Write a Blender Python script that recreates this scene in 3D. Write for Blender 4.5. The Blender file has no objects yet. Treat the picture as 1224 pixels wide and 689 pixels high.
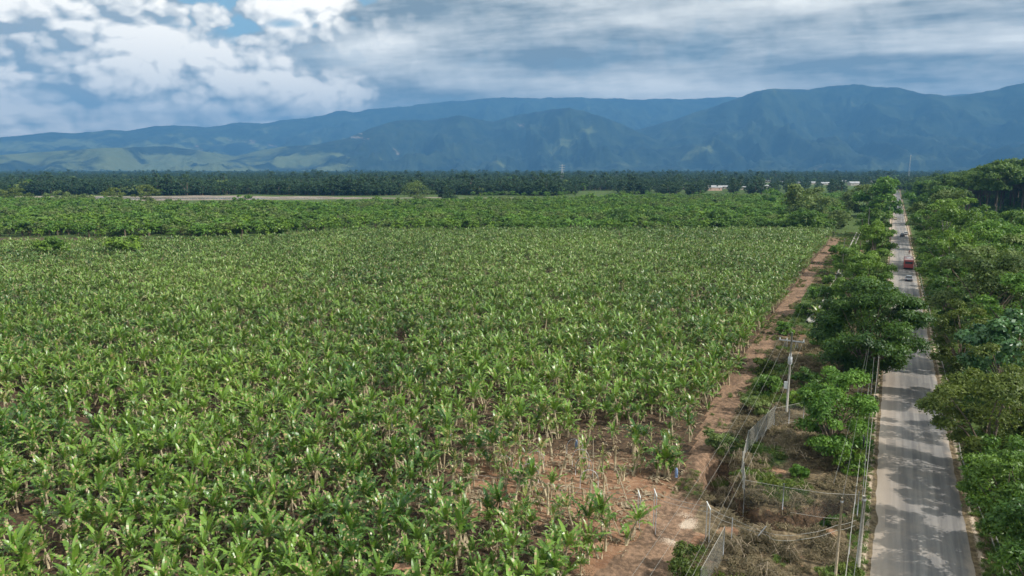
import bpy, math, random
import numpy as np
from mathutils import Vector
rng = np.random.default_rng(7); random.seed(7)
scene = bpy.context.scene; COL = scene.collection
PI = math.pi

# ------------------------------------------------------------------ survey: photograph pixels <-> places on the ground
f = 827.; CAMH = 30.; PITCH = math.atan((344.5-203)/f); YAW = math.atan((1070-612)*math.cos(PITCH)/f)
F = np.array([-math.sin(YAW), math.cos(YAW)]); R = np.array([math.cos(YAW), math.sin(YAW)])
def G(px, py, z=0.):
    a = (px-612)/f; b = (344.5-py)/f
    fw = math.cos(PITCH)+b*math.sin(PITCH); up = -math.sin(PITCH)+b*math.cos(PITCH)
    t = (z-CAMH)/up
    return Vector(((F[0]*fw+R[0]*a)*t, (F[1]*fw+R[1]*a)*t, z))
def proj(x, y, z):
    x = np.asarray(x, float); y = np.asarray(y, float); z = np.asarray(z, float)
    fx = x*F[0]+y*F[1]; rx = x*R[0]+y*R[1]; uz = z-CAMH
    d = fx*math.cos(PITCH)-uz*math.sin(PITCH); v = fx*math.sin(PITCH)+uz*math.cos(PITCH)
    return 612+f*rx/d, 344.5-f*v/d, d
def hgt(px, pyb, pyt, z0=0.):
    g = G(px, pyb, z0); lo, hi = 0., 60.
    for _ in range(40):
        m = (lo+hi)/2
        if proj(g.x, g.y, z0+m)[1] > pyt: lo = m
        else: hi = m
    return lo
def FR(fx, rx, z=0.): return Vector((F[0]*fx+R[0]*rx, F[1]*fx+R[1]*rx, z))
def facing(x, y): return math.atan2(y, x)

# ------------------------------------------------------------------ numpy noise
def vnoise(x, y, seed=0):
    xi = np.floor(x).astype(np.int64); yi = np.floor(y).astype(np.int64); xf = x-xi; yf = y-yi
    def h(a, b):
        n = (a*374761393+b*668265263+seed*974634777) & 0xffffffff
        n = ((n ^ (n >> 13))*1274126177) & 0xffffffff
        return ((n ^ (n >> 16)) & 0xffff)/65535.
    u = xf*xf*xf*(xf*(xf*6-15)+10); v = yf*yf*yf*(yf*(yf*6-15)+10)
    return (h(xi, yi)*(1-u)+h(xi+1, yi)*u)*(1-v)+(h(xi, yi+1)*(1-u)+h(xi+1, yi+1)*u)*v
def fbm(x, y, o=4, seed=0, g=.5):
    s = 0; a = 1; t = 0
    for i in range(o):
        s = s+a*vnoise(x*2**i+i*17.3, y*2**i-i*9.1, seed+i); t += a; a *= g
    return s/t
def ridged(x, y, o=5, seed=0):
    s = 0; a = 1; t = 0
    for i in range(o):
        s = s+a*(1-np.abs(2*vnoise(x*2**i+i*11.7, y*2**i+i*5.3, seed+i)-1)); t += a; a *= .5
    return s/t
def sstep(a, b, x):
    t = np.clip((x-a)/(b-a), 0, 1); return t*t*(3-2*t)
def seg_dist(x, y, pts):
    d = np.full(np.shape(x), 1e9)
    for (ax, ay), (bx, by) in zip(pts[:-1], pts[1:]):
        dx, dy = bx-ax, by-ay; L = dx*dx+dy*dy
        t = np.clip(((x-ax)*dx+(y-ay)*dy)/L, 0, 1)
        d = np.minimum(d, np.hypot(x-ax-t*dx, y-ay-t*dy))
    return d

# ------------------------------------------------------------------ lay of the land
DITCH = [(-13.4, 69), (-12.9, 65), (-11.3, 61.4), (-8.4, 59.2), (-5, 60.3), (-2.2, 64)]
TRK_Y = [30, 44, 52, 65, 89, 107, 157, 254, 360, 800, 3000]
TRK_L = [-18.8, -17.2, -15.9, -15.9, -18.3, -18.9, -19.9, -21.3, -22.0, -23, -23]
TRK_R = [-13.5, -12.8, -12.2, -13.8, -15.4, -15.7, -16.6, -18.4, -18.6, -19.5, -19.5]
def trk(y): return np.interp(y, TRK_Y, TRK_L), np.interp(y, TRK_Y, TRK_R)
def zt(x, y):
    x = np.asarray(x, float); y = np.asarray(y, float)
    near = sstep(400, 200, np.hypot(x, y))
    l, r = trk(y)
    scrub = sstep(0, 2.5, x-r)*sstep(-.2, -2.5, x)
    z = (fbm(x*.35, y*.35, 3, 3)-.5)*.5*scrub*near - .08*near*sstep(1.5, -.2, np.abs(x-4.3)-3.9-.2)*0
    # ruts in the track
    c = (l+r)/2; intr = sstep(.6, -.3, np.abs(x-c)-(r-l)/2)
    z = z - .09*near*intr*(np.exp(-((x-c-.9)/.35)**2)+np.exp(-((x-c+.9)/.35)**2))
    z = z + .12*near*(fbm(x*.8, y*.8, 3, 9)-.5)*(x < r)
    d = seg_dist(x, y, DITCH)
    z = z - 2.3*sstep(1.75, .6, d) + .4*np.exp(-((d-2.4)/.7)**2)
    return z - .05*sstep(8.6, 10, x) * near * fbm(x, y, 2, 5)
def ztf(x, y): return float(zt(x, y))

# ------------------------------------------------------------------ node helpers
class NT:
    def __init__(s, nt): s.t = nt; s.n = nt.nodes; s.l = nt.links
    def put(s, sock, v):
        if isinstance(v, bpy.types.NodeSocket): s.l.new(v, sock)
        elif isinstance(v, (tuple, list)) and len(v) == 3 and sock.type == 'RGBA': sock.default_value = (*v, 1)
        elif v is not None: sock.default_value = v
    def node(s, ty, ins=None, out=0, **kw):
        nd = s.n.new(ty)
        for k, v in kw.items(): setattr(nd, k, v)
        for k, v in (ins or {}).items(): s.put(nd.inputs[k], v)
        return nd.outputs[out]
    def m(s, op, a, b=None, c=None, clamp=False):
        nd = s.n.new('ShaderNodeMath'); nd.operation = op; nd.use_clamp = clamp
        s.put(nd.inputs[0], a)
        if b is not None: s.put(nd.inputs[1], b)
        if c is not None: s.put(nd.inputs[2], c)
        return nd.outputs[0]
    def mix(s, fac, a, b, mode='MIX'):
        nd = s.n.new('ShaderNodeMix'); nd.data_type = 'RGBA'; nd.blend_type = mode
        s.put(nd.inputs[0], fac); s.put(nd.inputs[6], a); s.put(nd.inputs[7], b)
        return nd.outputs[2]
    def mixf(s, fac, a, b):
        nd = s.n.new('ShaderNodeMix'); nd.data_type = 'FLOAT'
        s.put(nd.inputs[0], fac); s.put(nd.inputs[2], a); s.put(nd.inputs[3], b)
        return nd.outputs[0]
    def noise(s, vec, scale, detail=4, rough=.55, dist=0., out=0):
        return s.node('ShaderNodeTexNoise', {'Vector': vec, 'Scale': scale, 'Detail': detail, 'Roughness': rough, 'Distortion': dist}, out)
    def ss(s, x, a, b):
        nd = s.n.new('ShaderNodeMapRange'); nd.interpolation_type = 'SMOOTHSTEP'
        s.put(nd.inputs[0], x); s.put(nd.inputs[1], a); s.put(nd.inputs[2], b)
        return nd.outputs[0]
    def lin(s, x, a, b, c, d):
        nd = s.n.new('ShaderNodeMapRange'); s.put(nd.inputs[0], x)
        for i, v in enumerate((a, b, c, d)): s.put(nd.inputs[i+1], v)
        return nd.outputs[0]
    def sep(s, v): nd = s.n.new('ShaderNodeSeparateXYZ'); s.put(nd.inputs[0], v); return nd.outputs
    def comb(s, x, y, z=0.): return s.node('ShaderNodeCombineXYZ', {0: x, 1: y, 2: z})
    def pos(s): return s.node('ShaderNodeNewGeometry', out=0)
    def obj(s): return s.node('ShaderNodeTexCoord', out=3)
    def vmul(s, v, k):
        nd = s.n.new('ShaderNodeVectorMath'); nd.operation = 'MULTIPLY'; s.put(nd.inputs[0], v); nd.inputs[1].default_value = k; return nd.outputs[0]
MATS = {}
def mat(name, fn):
    if name in MATS: return MATS[name]
    m = bpy.data.materials.new(name); m.use_nodes = True; nt = NT(m.node_tree); nt.n.clear()
    out = nt.n.new('ShaderNodeOutputMaterial'); fn(nt, out); MATS[name] = m; return m
def principled(nt, out, col, rough=.8, spec=.3, bump=None, bd=.02, metal=0., **kw):
    p = nt.n.new('ShaderNodeBsdfPrincipled')
    nt.put(p.inputs['Base Color'], col); nt.put(p.inputs['Roughness'], rough); nt.put(p.inputs['Specular IOR Level'], spec); nt.put(p.inputs['Metallic'], metal)
    if bump is not None:
        b = nt.n.new('ShaderNodeBump'); b.inputs['Distance'].default_value = bd; b.inputs['Strength'].default_value = 1
        nt.put(b.inputs['Height'], bump); nt.l.new(b.outputs[0], p.inputs['Normal'])
    for k, v in kw.items(): nt.put(p.inputs[k.replace('_', ' ')], v)
    nt.l.new(p.outputs[0], out.inputs[0]); return p
def simple(name, col, rough=.7, spec=.3, metal=0., var=.25, scale=3.):
    def fn(nt, out):
        n = nt.noise(nt.obj(), scale, 5, .6)
        k = nt.lin(n, .3, .7, 1-var, 1+var)
        c = nt.node('ShaderNodeVectorMath', {0: col, 1: nt.comb(k, k, k)}, operation='MULTIPLY')
        principled(nt, out, c, rough, spec, metal=metal)
    return mat(name, fn)
def leafmat(name, c1, c2, c3=None, rough=.45, spec=.5, trans=.25, rnd=.5, big=0.0):
    """foliage: hue varies leaf by leaf (attribute 'age'), plant by plant and in broad patches"""
    def fn(nt, out):
        age = nt.node('ShaderNodeAttribute', out=2, attribute_name='age')
        r = nt.node('ShaderNodeObjectInfo', out=5)
        t = nt.m('ADD', nt.m('MULTIPLY', r, rnd), nt.m('MULTIPLY', age, 1-rnd*.5))
        if big:
            n = nt.noise(nt.vmul(nt.pos(), (big, big, big)), 1., 3)
            t = nt.m('ADD', t, nt.lin(n, .35, .65, -.3, .3))
        c = nt.mix(nt.m('MINIMUM', nt.m('MAXIMUM', t, 0), 1), c1, c2)
        if c3: c = nt.mix(nt.ss(age, .86, .97), c, c3)
        d = nt.n.new('ShaderNodeBsdfPrincipled')
        nt.put(d.inputs['Base Color'], c); d.inputs['Roughness'].default_value = rough; d.inputs['Specular IOR Level'].default_value = spec
        tr = nt.n.new('ShaderNodeBsdfTranslucent'); nt.put(tr.inputs[0], nt.mix(.5, c, (.20, .30, .02)))
        mx = nt.n.new('ShaderNodeMixShader'); mx.inputs[0].default_value = trans
        nt.l.new(d.outputs[0], mx.inputs[1]); nt.l.new(tr.outputs[0], mx.inputs[2]); nt.l.new(mx.outputs[0], out.inputs[0])
    return mat(name, fn)

# ------------------------------------------------------------------ mesh helpers
class MB:
    def __init__(s): s.v = []; s.f = []; s.a = []
    def face(s, pts, a=0.):
        b = len(s.v); s.v += [tuple(p) for p in pts]; s.f.append(tuple(range(b, b+len(pts)))); s.a.append(a)
    def box(s, c, d, rz=0., top=1., a=0., bev=0.):
        cx, cy, cz = c; hx, hy, hz = d[0]/2, d[1]/2, d[2]/2; b = len(s.v); ca, sa = math.cos(rz), math.sin(rz)
        for z, k in ((-hz, 1), (hz, top)):
            for x, y in ((-hx, -hy), (hx, -hy), (hx, hy), (-hx, hy)):
                x *= k; y *= k; s.v.append((cx+x*ca-y*sa, cy+x*sa+y*ca, cz+z))
        for q in ((0, 3, 2, 1), (4, 5, 6, 7), (0, 1, 5, 4), (1, 2, 6, 5), (2, 3, 7, 6), (3, 0, 4, 7)): s.f.append(tuple(b+i for i in q)); s.a.append(a)
        return s
    def tube(s, pts, rad, n=6, a=0., cap=True):
        pts = [Vector(p) for p in pts]
        if not hasattr(rad, '__len__'): rad = [rad]*len(pts)
        b0 = len(s.v); up = None
        for i, p in enumerate(pts):
            d = (pts[min(i+1, len(pts)-1)]-pts[max(i-1, 0)]).normalized()
            ref = Vector((0, 0, 1)) if abs(d.z) < .9 else Vector((1, 0, 0))
            x = d.cross(ref).normalized(); y = d.cross(x)
            for k in range(n):
                t = 2*PI*k/n; s.v.append(tuple(p+(x*math.cos(t)+y*math.sin(t))*rad[i]))
        for i in range(len(pts)-1):
            for k in range(n):
                q = b0+i*n; s.f.append((q+k, q+(k+1) % n, q+n+(k+1) % n, q+n+k)); s.a.append(a)
        if cap:
            s.f.append(tuple(b0+k for k in range(n))); s.f.append(tuple(b0+(len(pts)-1)*n+n-1-k for k in range(n))); s.a += [a, a]
        return s
    def prism(s, prof, y0, y1, ax='x', a=0.):
        """profile in (y,z) extruded along x from y0 to y1"""
        b = len(s.v); n = len(prof)
        for x in (y0, y1):
            for (p, q) in prof: s.v.append((x, p, q))
        s.f.append(tuple(b+i for i in range(n))[::-1]); s.f.append(tuple(b+n+i for i in range(n))); s.a += [a, a]
        for i in range(n): s.f.append((b+i, b+(i+1) % n, b+n+(i+1) % n, b+n+i)); s.a.append(a)
        return s
    def mesh(s, name, m, smooth=False):
        me = bpy.data.meshes.new(name); me.from_pydata(s.v, [], s.f); me.validate(); me.update()
        if len(s.a) == len(me.polygons):
            at = me.attributes.new('age', 'FLOAT', 'FACE'); at.data.foreach_set('value', np.array(s.a, np.float32))
        if m: me.materials.append(m)
        if smooth: me.polygons.foreach_set('use_smooth', [True]*len(me.polygons))
        return me
    def build(s, name, m, parent=None, smooth=False): return link(name, s.mesh(name, m, smooth), parent)
def link(name, me, parent=None, loc=None):
    o = bpy.data.objects.new(name, me); COL.objects.link(o)
    if parent is not None: o.parent = parent
    if loc is not None: o.location = loc
    return o
def npmesh(name, V, nper, m, age=None, smooth=False):
    """V: (nfaces, nper, 3) unshared faces"""
    n = len(V); me = bpy.data.meshes.new(name)
    me.vertices.add(n*nper); me.vertices.foreach_set('co', np.ascontiguousarray(V, np.float32).ravel())
    me.loops.add(n*nper); me.loops.foreach_set('vertex_index', np.arange(n*nper, dtype=np.int32))
    me.polygons.add(n); me.polygons.foreach_set('loop_start', np.arange(0, n*nper, nper, dtype=np.int32))
    me.update(calc_edges=True)
    if age is not None:
        at = me.attributes.new('age', 'FLOAT', 'FACE'); at.data.foreach_set('value', np.asarray(age, np.float32))
    if m: me.materials.append(m)
    return me
def gridmesh(name, X, Y, Z, m, cols=None, smooth=True):
    h, w = X.shape; me = bpy.data.meshes.new(name)
    me.vertices.add(h*w); me.vertices.foreach_set('co', np.stack([X, Y, Z], -1).astype(np.float32).ravel())
    i = np.arange(h*w).reshape(h, w)
    q = np.stack([i[:-1, :-1], i[:-1, 1:], i[1:, 1:], i[1:, :-1]], -1).reshape(-1, 4)
    me.loops.add(q.size); me.loops.foreach_set('vertex_index', q.astype(np.int32).ravel())
    me.polygons.add(len(q)); me.polygons.foreach_set('loop_start', np.arange(0, q.size, 4, dtype=np.int32)); me.update(calc_edges=True)
    me.polygons.foreach_set('use_smooth', [smooth]*len(q))
    for k, v in (cols or {}).items():
        at = me.attributes.new(k, 'FLOAT', 'POINT'); at.data.foreach_set('value', np.asarray(v, np.float32).ravel())
    me.materials.append(m); return me
def tag(o, label=None, cat=None, group=None, kind=None):
    if label: o['label'] = label
    if cat: o['category'] = cat
    if group: o['group'] = group
    if kind: o['kind'] = kind
    return o
def thing(name, label, cat, loc=(0, 0, 0), rz=0., group=None):
    o = bpy.data.objects.new(name, None); COL.objects.link(o); o.empty_display_size = .3
    o.location = loc; o.rotation_euler.z = rz; return tag(o, label, cat, group)
def plant_out(name, parts, label, cat, loc, rz=0., sc=1., group=None, tilt=(0, 0)):
    """a thing whose parts share mesh data: parts = [(part name, mesh)]"""
    t = thing(name, label, cat, loc, rz, group); t.scale = (sc, sc, sc) if not hasattr(sc, '__len__') else sc
    t.rotation_euler = (tilt[0], tilt[1], rz)
    for pn, me in parts: link(pn, me, t)
    return t
def scatter(name, P, rot, scl, idx, meshes, label, cat, kind='stuff', tilt=None):
    """one object holding masses nobody could count: points with instanced plants"""
    src = bpy.data.collections.new(name+'_kinds')
    for i, me in enumerate(meshes):
        o = bpy.data.objects.new('%s_kind_%02d' % (name, i), me); src.objects.link(o)
    me = bpy.data.meshes.new(name); me.vertices.add(len(P)); me.vertices.foreach_set('co', np.asarray(P, np.float32).ravel())
    rv = np.zeros((len(P), 3), np.float32); rv[:, 2] = rot
    if tilt is not None: rv[:, :2] = tilt
    a = me.attributes.new('rot', 'FLOAT_VECTOR', 'POINT'); a.data.foreach_set('vector', rv.ravel())
    a = me.attributes.new('scl', 'FLOAT', 'POINT'); a.data.foreach_set('value', np.asarray(scl, np.float32))
    a = me.attributes.new('kindx', 'INT', 'POINT'); a.data.foreach_set('value', np.asarray(idx, np.int32))
    o = link(name, me); ng = bpy.data.node_groups.new(name+'_nodes', 'GeometryNodeTree')
    ng.interface.new_socket('Geometry', in_out='INPUT', socket_type='NodeSocketGeometry'); ng.interface.new_socket('Geometry', in_out='OUTPUT', socket_type='NodeSocketGeometry')
    N = ng.nodes; L = ng.links
    gi = N.new('NodeGroupInput'); go = N.new('NodeGroupOutput'); ip = N.new('GeometryNodeInstanceOnPoints'); ci = N.new('GeometryNodeCollectionInfo')
    ci.inputs['Collection'].default_value = src; ci.inputs['Separate Children'].default_value = True; ci.inputs['Reset Children'].default_value = True
    def att(nm, ty):
        n = N.new('GeometryNodeInputNamedAttribute'); n.data_type = ty; n.inputs[0].default_value = nm; return n.outputs[0]
    e2r = N.new('FunctionNodeEulerToRotation'); L.new(att('rot', 'FLOAT_VECTOR'), e2r.inputs[0])
    L.new(gi.outputs[0], ip.inputs['Points']); L.new(ci.outputs[0], ip.inputs['Instance']); ip.inputs['Pick Instance'].default_value = True
    L.new(att('kindx', 'INT'), ip.inputs['Instance Index']); L.new(e2r.outputs[0], ip.inputs['Rotation']); L.new(att('scl', 'FLOAT'), ip.inputs['Scale'])
    L.new(ip.outputs[0], go.inputs[0])
    md = o.modifiers.new('scatter', 'NODES'); md.node_group = ng
    return tag(o, label, cat, kind=kind)

# ------------------------------------------------------------------ materials
M = {}
M['banana'] = leafmat('banana_leaf', (.030, .100, .014), (.195, .330, .045), (.40, .31, .14), .36, .55, .22, .45, .03)
M['banana_far'] = leafmat('banana_leaf_distant', (.036, .104, .020), (.210, .325, .065), (.42, .35, .20), .40, .55, .22, .5, .015)
M['stem'] = simple('pseudostem', (.42, .35, .22), .7, .3, var=.45, scale=4)
M['dryleaf'] = leafmat('dry_banana_leaf', (.20, .145, .085), (.46, .37, .25), None, .8, .2, .2)
M['bark'] = simple('bark', (.16, .125, .09), .9, .2, var=.4, scale=6)
M['palebark'] = simple('pale_bark', (.34, .31, .26), .9, .2, var=.3, scale=6)
M['lime'] = leafmat('lime_foliage', (.050, .14, .016), (.17, .32, .04), None, .5, .4, .3, .2, .25)
M['deep'] = leafmat('deep_green_foliage', (.028, .085, .012), (.110, .215, .022), None, .5, .4, .25, .3, .2)
M['dark'] = leafmat('dark_foliage', (.020, .062, .010), (.080, .165, .020), None, .5, .4, .25, .3, .3)
M['mid'] = leafmat('mid_green_foliage', (.050, .120, .014), (.175, .290, .030), None, .5, .4, .25, .4, .15)
M['olive'] = leafmat('olive_foliage', (.045, .080, .012), (.145, .185, .030), None, .55, .35, .25, .3, .2)
M['blue'] = leafmat('bluish_foliage', (.030, .095, .032), (.12, .24, .075), None, .4, .5, .2, .3, .2)
M['grey'] = leafmat('grey_green_foliage', (.065, .110, .030), (.20, .26, .075), None, .6, .3, .25, .3, .2)
M['forest'] = leafmat('forest_foliage', (.014, .040, .018), (.036, .075, .028), None, .6, .3, .15, .6, .006)
M['rain'] = leafmat('umbrella_foliage', (.038, .090, .016), (.120, .195, .034), None, .6, .3, .2, .5, .02)
M['grass'] = leafmat('grass_blades', (.07, .14, .025), (.16, .24, .05), None, .6, .3, .3, .5, .2)
M['straw'] = leafmat('dry_scrub', (.075, .058, .034), (.29, .23, .14), None, .8, .2, .2, .5, .3)
M['concrete'] = simple('concrete', (.34, .32, .28), .85, .2, var=.2, scale=2)
M['wood'] = simple('weathered_wood', (.36, .29, .20), .85, .2, var=.3, scale=5)
M['galv'] = simple('galvanised_steel', (.50, .51, .52), .5, .5, .4, var=.15, scale=4)
M['wire'] = simple('cable_grey', (.15, .15, .14), .6, .3, var=.1)
M['palewire'] = simple('pale_cable', (.30, .29, .25), .6, .3, var=.15)
M['black'] = simple('black_rubber', (.02, .02, .022), .6, .3, var=.2)
M['glass'] = simple('dark_glass', (.03, .035, .04), .12, .6, var=.1)
M['white'] = simple('white_paint', (.72, .71, .68), .5, .4, var=.12, scale=1.5)
M['bagblue'] = simple('blue_plastic', (.17, .24, .38), .35, .5, var=.3)
M['bagwhite'] = simple('white_plastic', (.75, .74, .68), .35, .5, var=.15)
M['rust'] = simple('rusty_sheet', (.36, .20, .12), .8, .3, var=.35)
def ground_fn(nt, out):
    P = nt.pos(); at = lambda n: nt.node('ShaderNodeAttribute', out=2, attribute_name=n)
    n1 = nt.noise(P, .35, 6, .6); n2 = nt.noise(P, 2.2, 6, .65); n3 = nt.noise(P, 9, 4, .6); nb = nt.noise(P, .05, 4, .6)
    dirt = nt.mix(nt.ss(n1, .35, .65), (.22, .115, .066), (.40, .235, .14))
    dirt = nt.mix(nt.ss(n2, .5, .8), dirt, (.42, .30, .21))
    track = nt.mix(nt.ss(nt.m('ADD', nt.m('MULTIPLY', n2, .6), nt.m('MULTIPLY', n1, .4)), .40, .60), (.135, .088, .058), (.33, .21, .135))
    sand = nt.mix(n2, (.56, .43, .31), (.66, .54, .42))
    straw = nt.mix(nt.ss(n2, .35, .7), (.10, .075, .045), (.29, .22, .13))
    green = nt.mix(nt.ss(n2, .35, .7), (.045, .085, .02), (.11, .16, .04))
    w = nt.lin(n3, .3, .7, -.22, .22)
    def msk(nm, lo=.4, hi=.6): return nt.ss(nt.m('ADD', at(nm), w), lo, hi)
    mulch_shade = nt.mix(nt.ss(n2, .4, .65), (.055, .040, .026), (.15, .095, .058))  # brown leaf litter tone, darkened to carry painted shade
    dirt = nt.mix(msk('m_mulch_shade'), dirt, mulch_shade)
    c = nt.mix(msk('m_track'), dirt, track)
    c = nt.mix(msk('m_straw'), c, straw)
    c = nt.mix(msk('m_green'), c, green)
    c = nt.mix(msk('m_sand'), c, sand)
    c = nt.mix(nt.m('MULTIPLY', nt.ss(n3, .45, .7), .35), c, (.10, .065, .04))
    hb = nt.m('ADD', n2, nt.m('MULTIPLY', n3, .5))
    principled(nt, out, c, .95, .15, hb, .12)
M['ground'] = mat('ground', ground_fn)
def road_fn(nt, out):
    P = nt.pos(); x, y, z = nt.sep(P)
    st = nt.noise(nt.comb(nt.m('MULTIPLY', x, 1.3), nt.m('MULTIPLY', y, .035)), 1., 5, .6)
    sp = nt.noise(P, 14, 4, .7); pat = nt.noise(P, .22, 5, .6)
    asp = nt.mix(nt.ss(st, .35, .65), (.145, .138, .132), (.265, .248, .228))
    # wheel tracks a little darker and smoother; dust gathers on the left edge and along both edges
    for c0 in (2.1, 3.5, 5.2, 6.6):
        g = nt.m('POWER', 2.718, nt.m('MULTIPLY', -9., nt.m('POWER', nt.m('SUBTRACT', x, c0), 2.)))
        asp = nt.mix(nt.m('MULTIPLY', g, .30), asp, (.13, .128, .13))
    xl = nt.m('ADD', x, nt.lin(pat, .3, .7, -.7, .7))
    dl = nt.m('MAXIMUM', nt.ss(xl, 3.9, .9), nt.m('MULTIPLY', nt.ss(xl, 6.9, 8.0), .8))
    dust = nt.mix(st, (.36, .29, .225), (.50, .415, .33))
    c = nt.mix(nt.m('MULTIPLY', dl, .85), asp, dust)
    c = nt.mix(nt.m('MULTIPLY', nt.ss(pat, .45, .7), .35), c, dust)
    c = nt.mix(nt.m('MULTIPLY', nt.ss(sp, .45, .75), .35), c, (.10, .098, .1))
    # patched squares
    vp = nt.n.new('ShaderNodeTexVoronoi'); vp.distance = 'CHEBYCHEV'; nt.l.new(nt.vmul(P, (.35, .09, 1.)), vp.inputs['Vector']); vp.inputs['Scale'].default_value = 1.
    c = nt.mix(nt.m('MULTIPLY', nt.ss(vp.outputs['Distance'], .17, .155), .4), c, (.12, .115, .11))
    principled(nt, out, c, nt.lin(sp, .3, .7, .75, .95), .25, sp, .006)
M['road'] = mat('asphalt', road_fn)
def hill_fn(nt, out):
    P = nt.pos()
    w = nt.noise(P, .00035, 6, .62, .4); n = nt.noise(P, .0016, 7, .62, .5); q = nt.noise(P, .006, 5, .6)
    low = nt.node('ShaderNodeAttribute', out=2, attribute_name='pasture')
    forest = nt.mix(nt.ss(nt.m('ADD', nt.m('MULTIPLY', q, .5), nt.m('MULTIPLY', n, .5)), .38, .62), (.008, .018, .014), (.036, .054, .030))
    grass = nt.mix(q, (.075, .105, .04), (.16, .175, .075))
    k = nt.ss(nt.m('ADD', nt.m('ADD', nt.m('MULTIPLY', w, .4), nt.m('MULTIPLY', n, .75)), nt.m('MULTIPLY', low, .13)), .67, .76)
    c = nt.mix(k, forest, grass)
    scar = nt.ss(nt.noise(P, .0009, 5, .7), .655, .69)
    c = nt.mix(nt.m('MULTIPLY', scar, .6), c, (.30, .24, .19))
    principled(nt, out, c, .95, .1, q, 30.)
M['hills'] = mat('hill_cover', hill_fn)
def river_fn(nt, out):
    P = nt.pos(); n = nt.noise(nt.vmul(P, (.02, .02, .02)), 1., 5, .6)
    p = principled(nt, out, nt.mix(nt.ss(n, .4, .6), (.22, .18, .14), (.30, .27, .23)), .18, .6)
M['river'] = mat('river_water', river_fn)
def sandbar_fn(nt, out):
    n = nt.noise(nt.pos(), .05, 6, .65); principled(nt, out, nt.mix(nt.ss(n, .35, .65), (.20, .16, .125), (.34, .29, .235)), .95, .1)
M['sandbar'] = mat('river_sand', sandbar_fn)

# ------------------------------------------------------------------ ground, road, river, hills
def axis(lo, hi, step, far, g=1.13):
    a = list(np.arange(lo, hi+1e-6, step)); s = step; x = hi
    up = []
    while x < far: s *= g; x += s; up.append(x)
    s = step; x = lo; dn = []
    while x > -far: s *= g; x -= s; dn.append(x)
    return np.array(dn[::-1]+a+up)
gx = axis(-34, 12, .4, 26000); gy = axis(40, 112, .4, 26000)
X, Y = np.meshgrid(gx, gy)
l_, r_ = trk(Y); infr = (Y > -100)
dd = seg_dist(X, Y, DITCH)
fwd = X*F[0]+Y*F[1]; rgt = X*R[0]+Y*R[1]
Z = zt(X, Y)
nz = fbm(X*.5, Y*.5, 3, 21); nl = fbm(X*.12, Y*.12, 3, 22)
m_track = ((X > l_-.3) & (X < r_+.2)).astype(float)*sstep(900, 700, Y)
scrubm = ((X > r_) & (X < .3)).astype(float)
m_straw = scrubm*sstep(.30, .55, nz+.15)*np.where(Y < 130, 1, .5)
m_green = np.maximum(scrubm*sstep(.64, .82, nl+.12*(Y > 100)+.15*(Y > 135)), ((X > 8.6).astype(float))*.9)
m_green = np.maximum(m_green, sstep(285, 330, fwd)*.95)
m_green = np.where(np.abs(X-4.3) < 4.9, .3, m_green)
m_straw = np.where(np.abs(X-4.3) < 6, .9, m_straw)
pu, pv, _ = proj(X, Y, 0*X); okp = fwd > 5
openp = np.where(okp, np.maximum(np.exp(-(((pu-665)/125)**4+((pv-585)/45)**4)), np.exp(-(((pu-745)/70)**4+((pv-630)/60)**4))), 0)
m_mulch_shade = ((X < l_-.3)).astype(float)*np.clip(1-openp*(.45+1.1*fbm(X*.45, Y*.45, 3, 33)), 0, 1)*.9  # litter plus painted shade under the bananas, weaker in the open patch
# pale trampled patch where the track crosses under the cableway, and the dirt at the near edge
m_sand = np.exp(-(((X+13.6)/1.7)**2+((Y-54.5)/3.8)**2)*1.0)*.85*sstep(.25, .6, nz+.06)
m_green = np.where(dd < 1.7, .2, m_green); m_straw = np.where(dd < 1.7, 0, m_straw); m_mulch_shade = np.where(dd < 1.9, 1., m_mulch_shade)  # ditch floor and sides: shade painted into the soil colour
m_sand = np.maximum(m_sand, ((X > -.35) & (X < .75)).astype(float)*.62)
m_sand = np.maximum(m_sand, .7*np.exp(-((X-8.35)/.35)**2))
m_green *= (1-.0*m_sand)
ground = link('ground', gridmesh('ground', X, Y, Z-.012, M['ground'], dict(m_track=m_track, m_straw=m_straw, m_green=m_green, m_sand=m_sand, m_mulch_shade=m_mulch_shade)))
tag(ground, 'flat brown earth of the valley floor under the crops', kind='structure')
# road: cambered sheet with ragged edges
ry = np.concatenate([np.arange(20, 300, 1.), np.arange(300, 2400, 10.)]); t = np.linspace(0, 1, 15)
RX = np.zeros((len(ry), 15)); RY = np.repeat(ry[:, None], 15, 1)
el = .55+.12*(fbm(ry*.9, ry*0, 3, 4)-.5)*2; er = 8.05+.14*(fbm(ry*.9, ry*0+9, 3, 5)-.5)*2
RX = el[:, None]+(er-el)[:, None]*t[None]
RZ = .02+.09*(1-((t-.5)*2)**2)[None]+0*RX
RZ[:, 0] = -.1; RZ[:, -1] = -.1
road = link('road', gridmesh('road', RX, RY, RZ, M['road'])); tag(road, 'dusty two-lane asphalt road running straight to the village', kind='structure')
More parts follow.
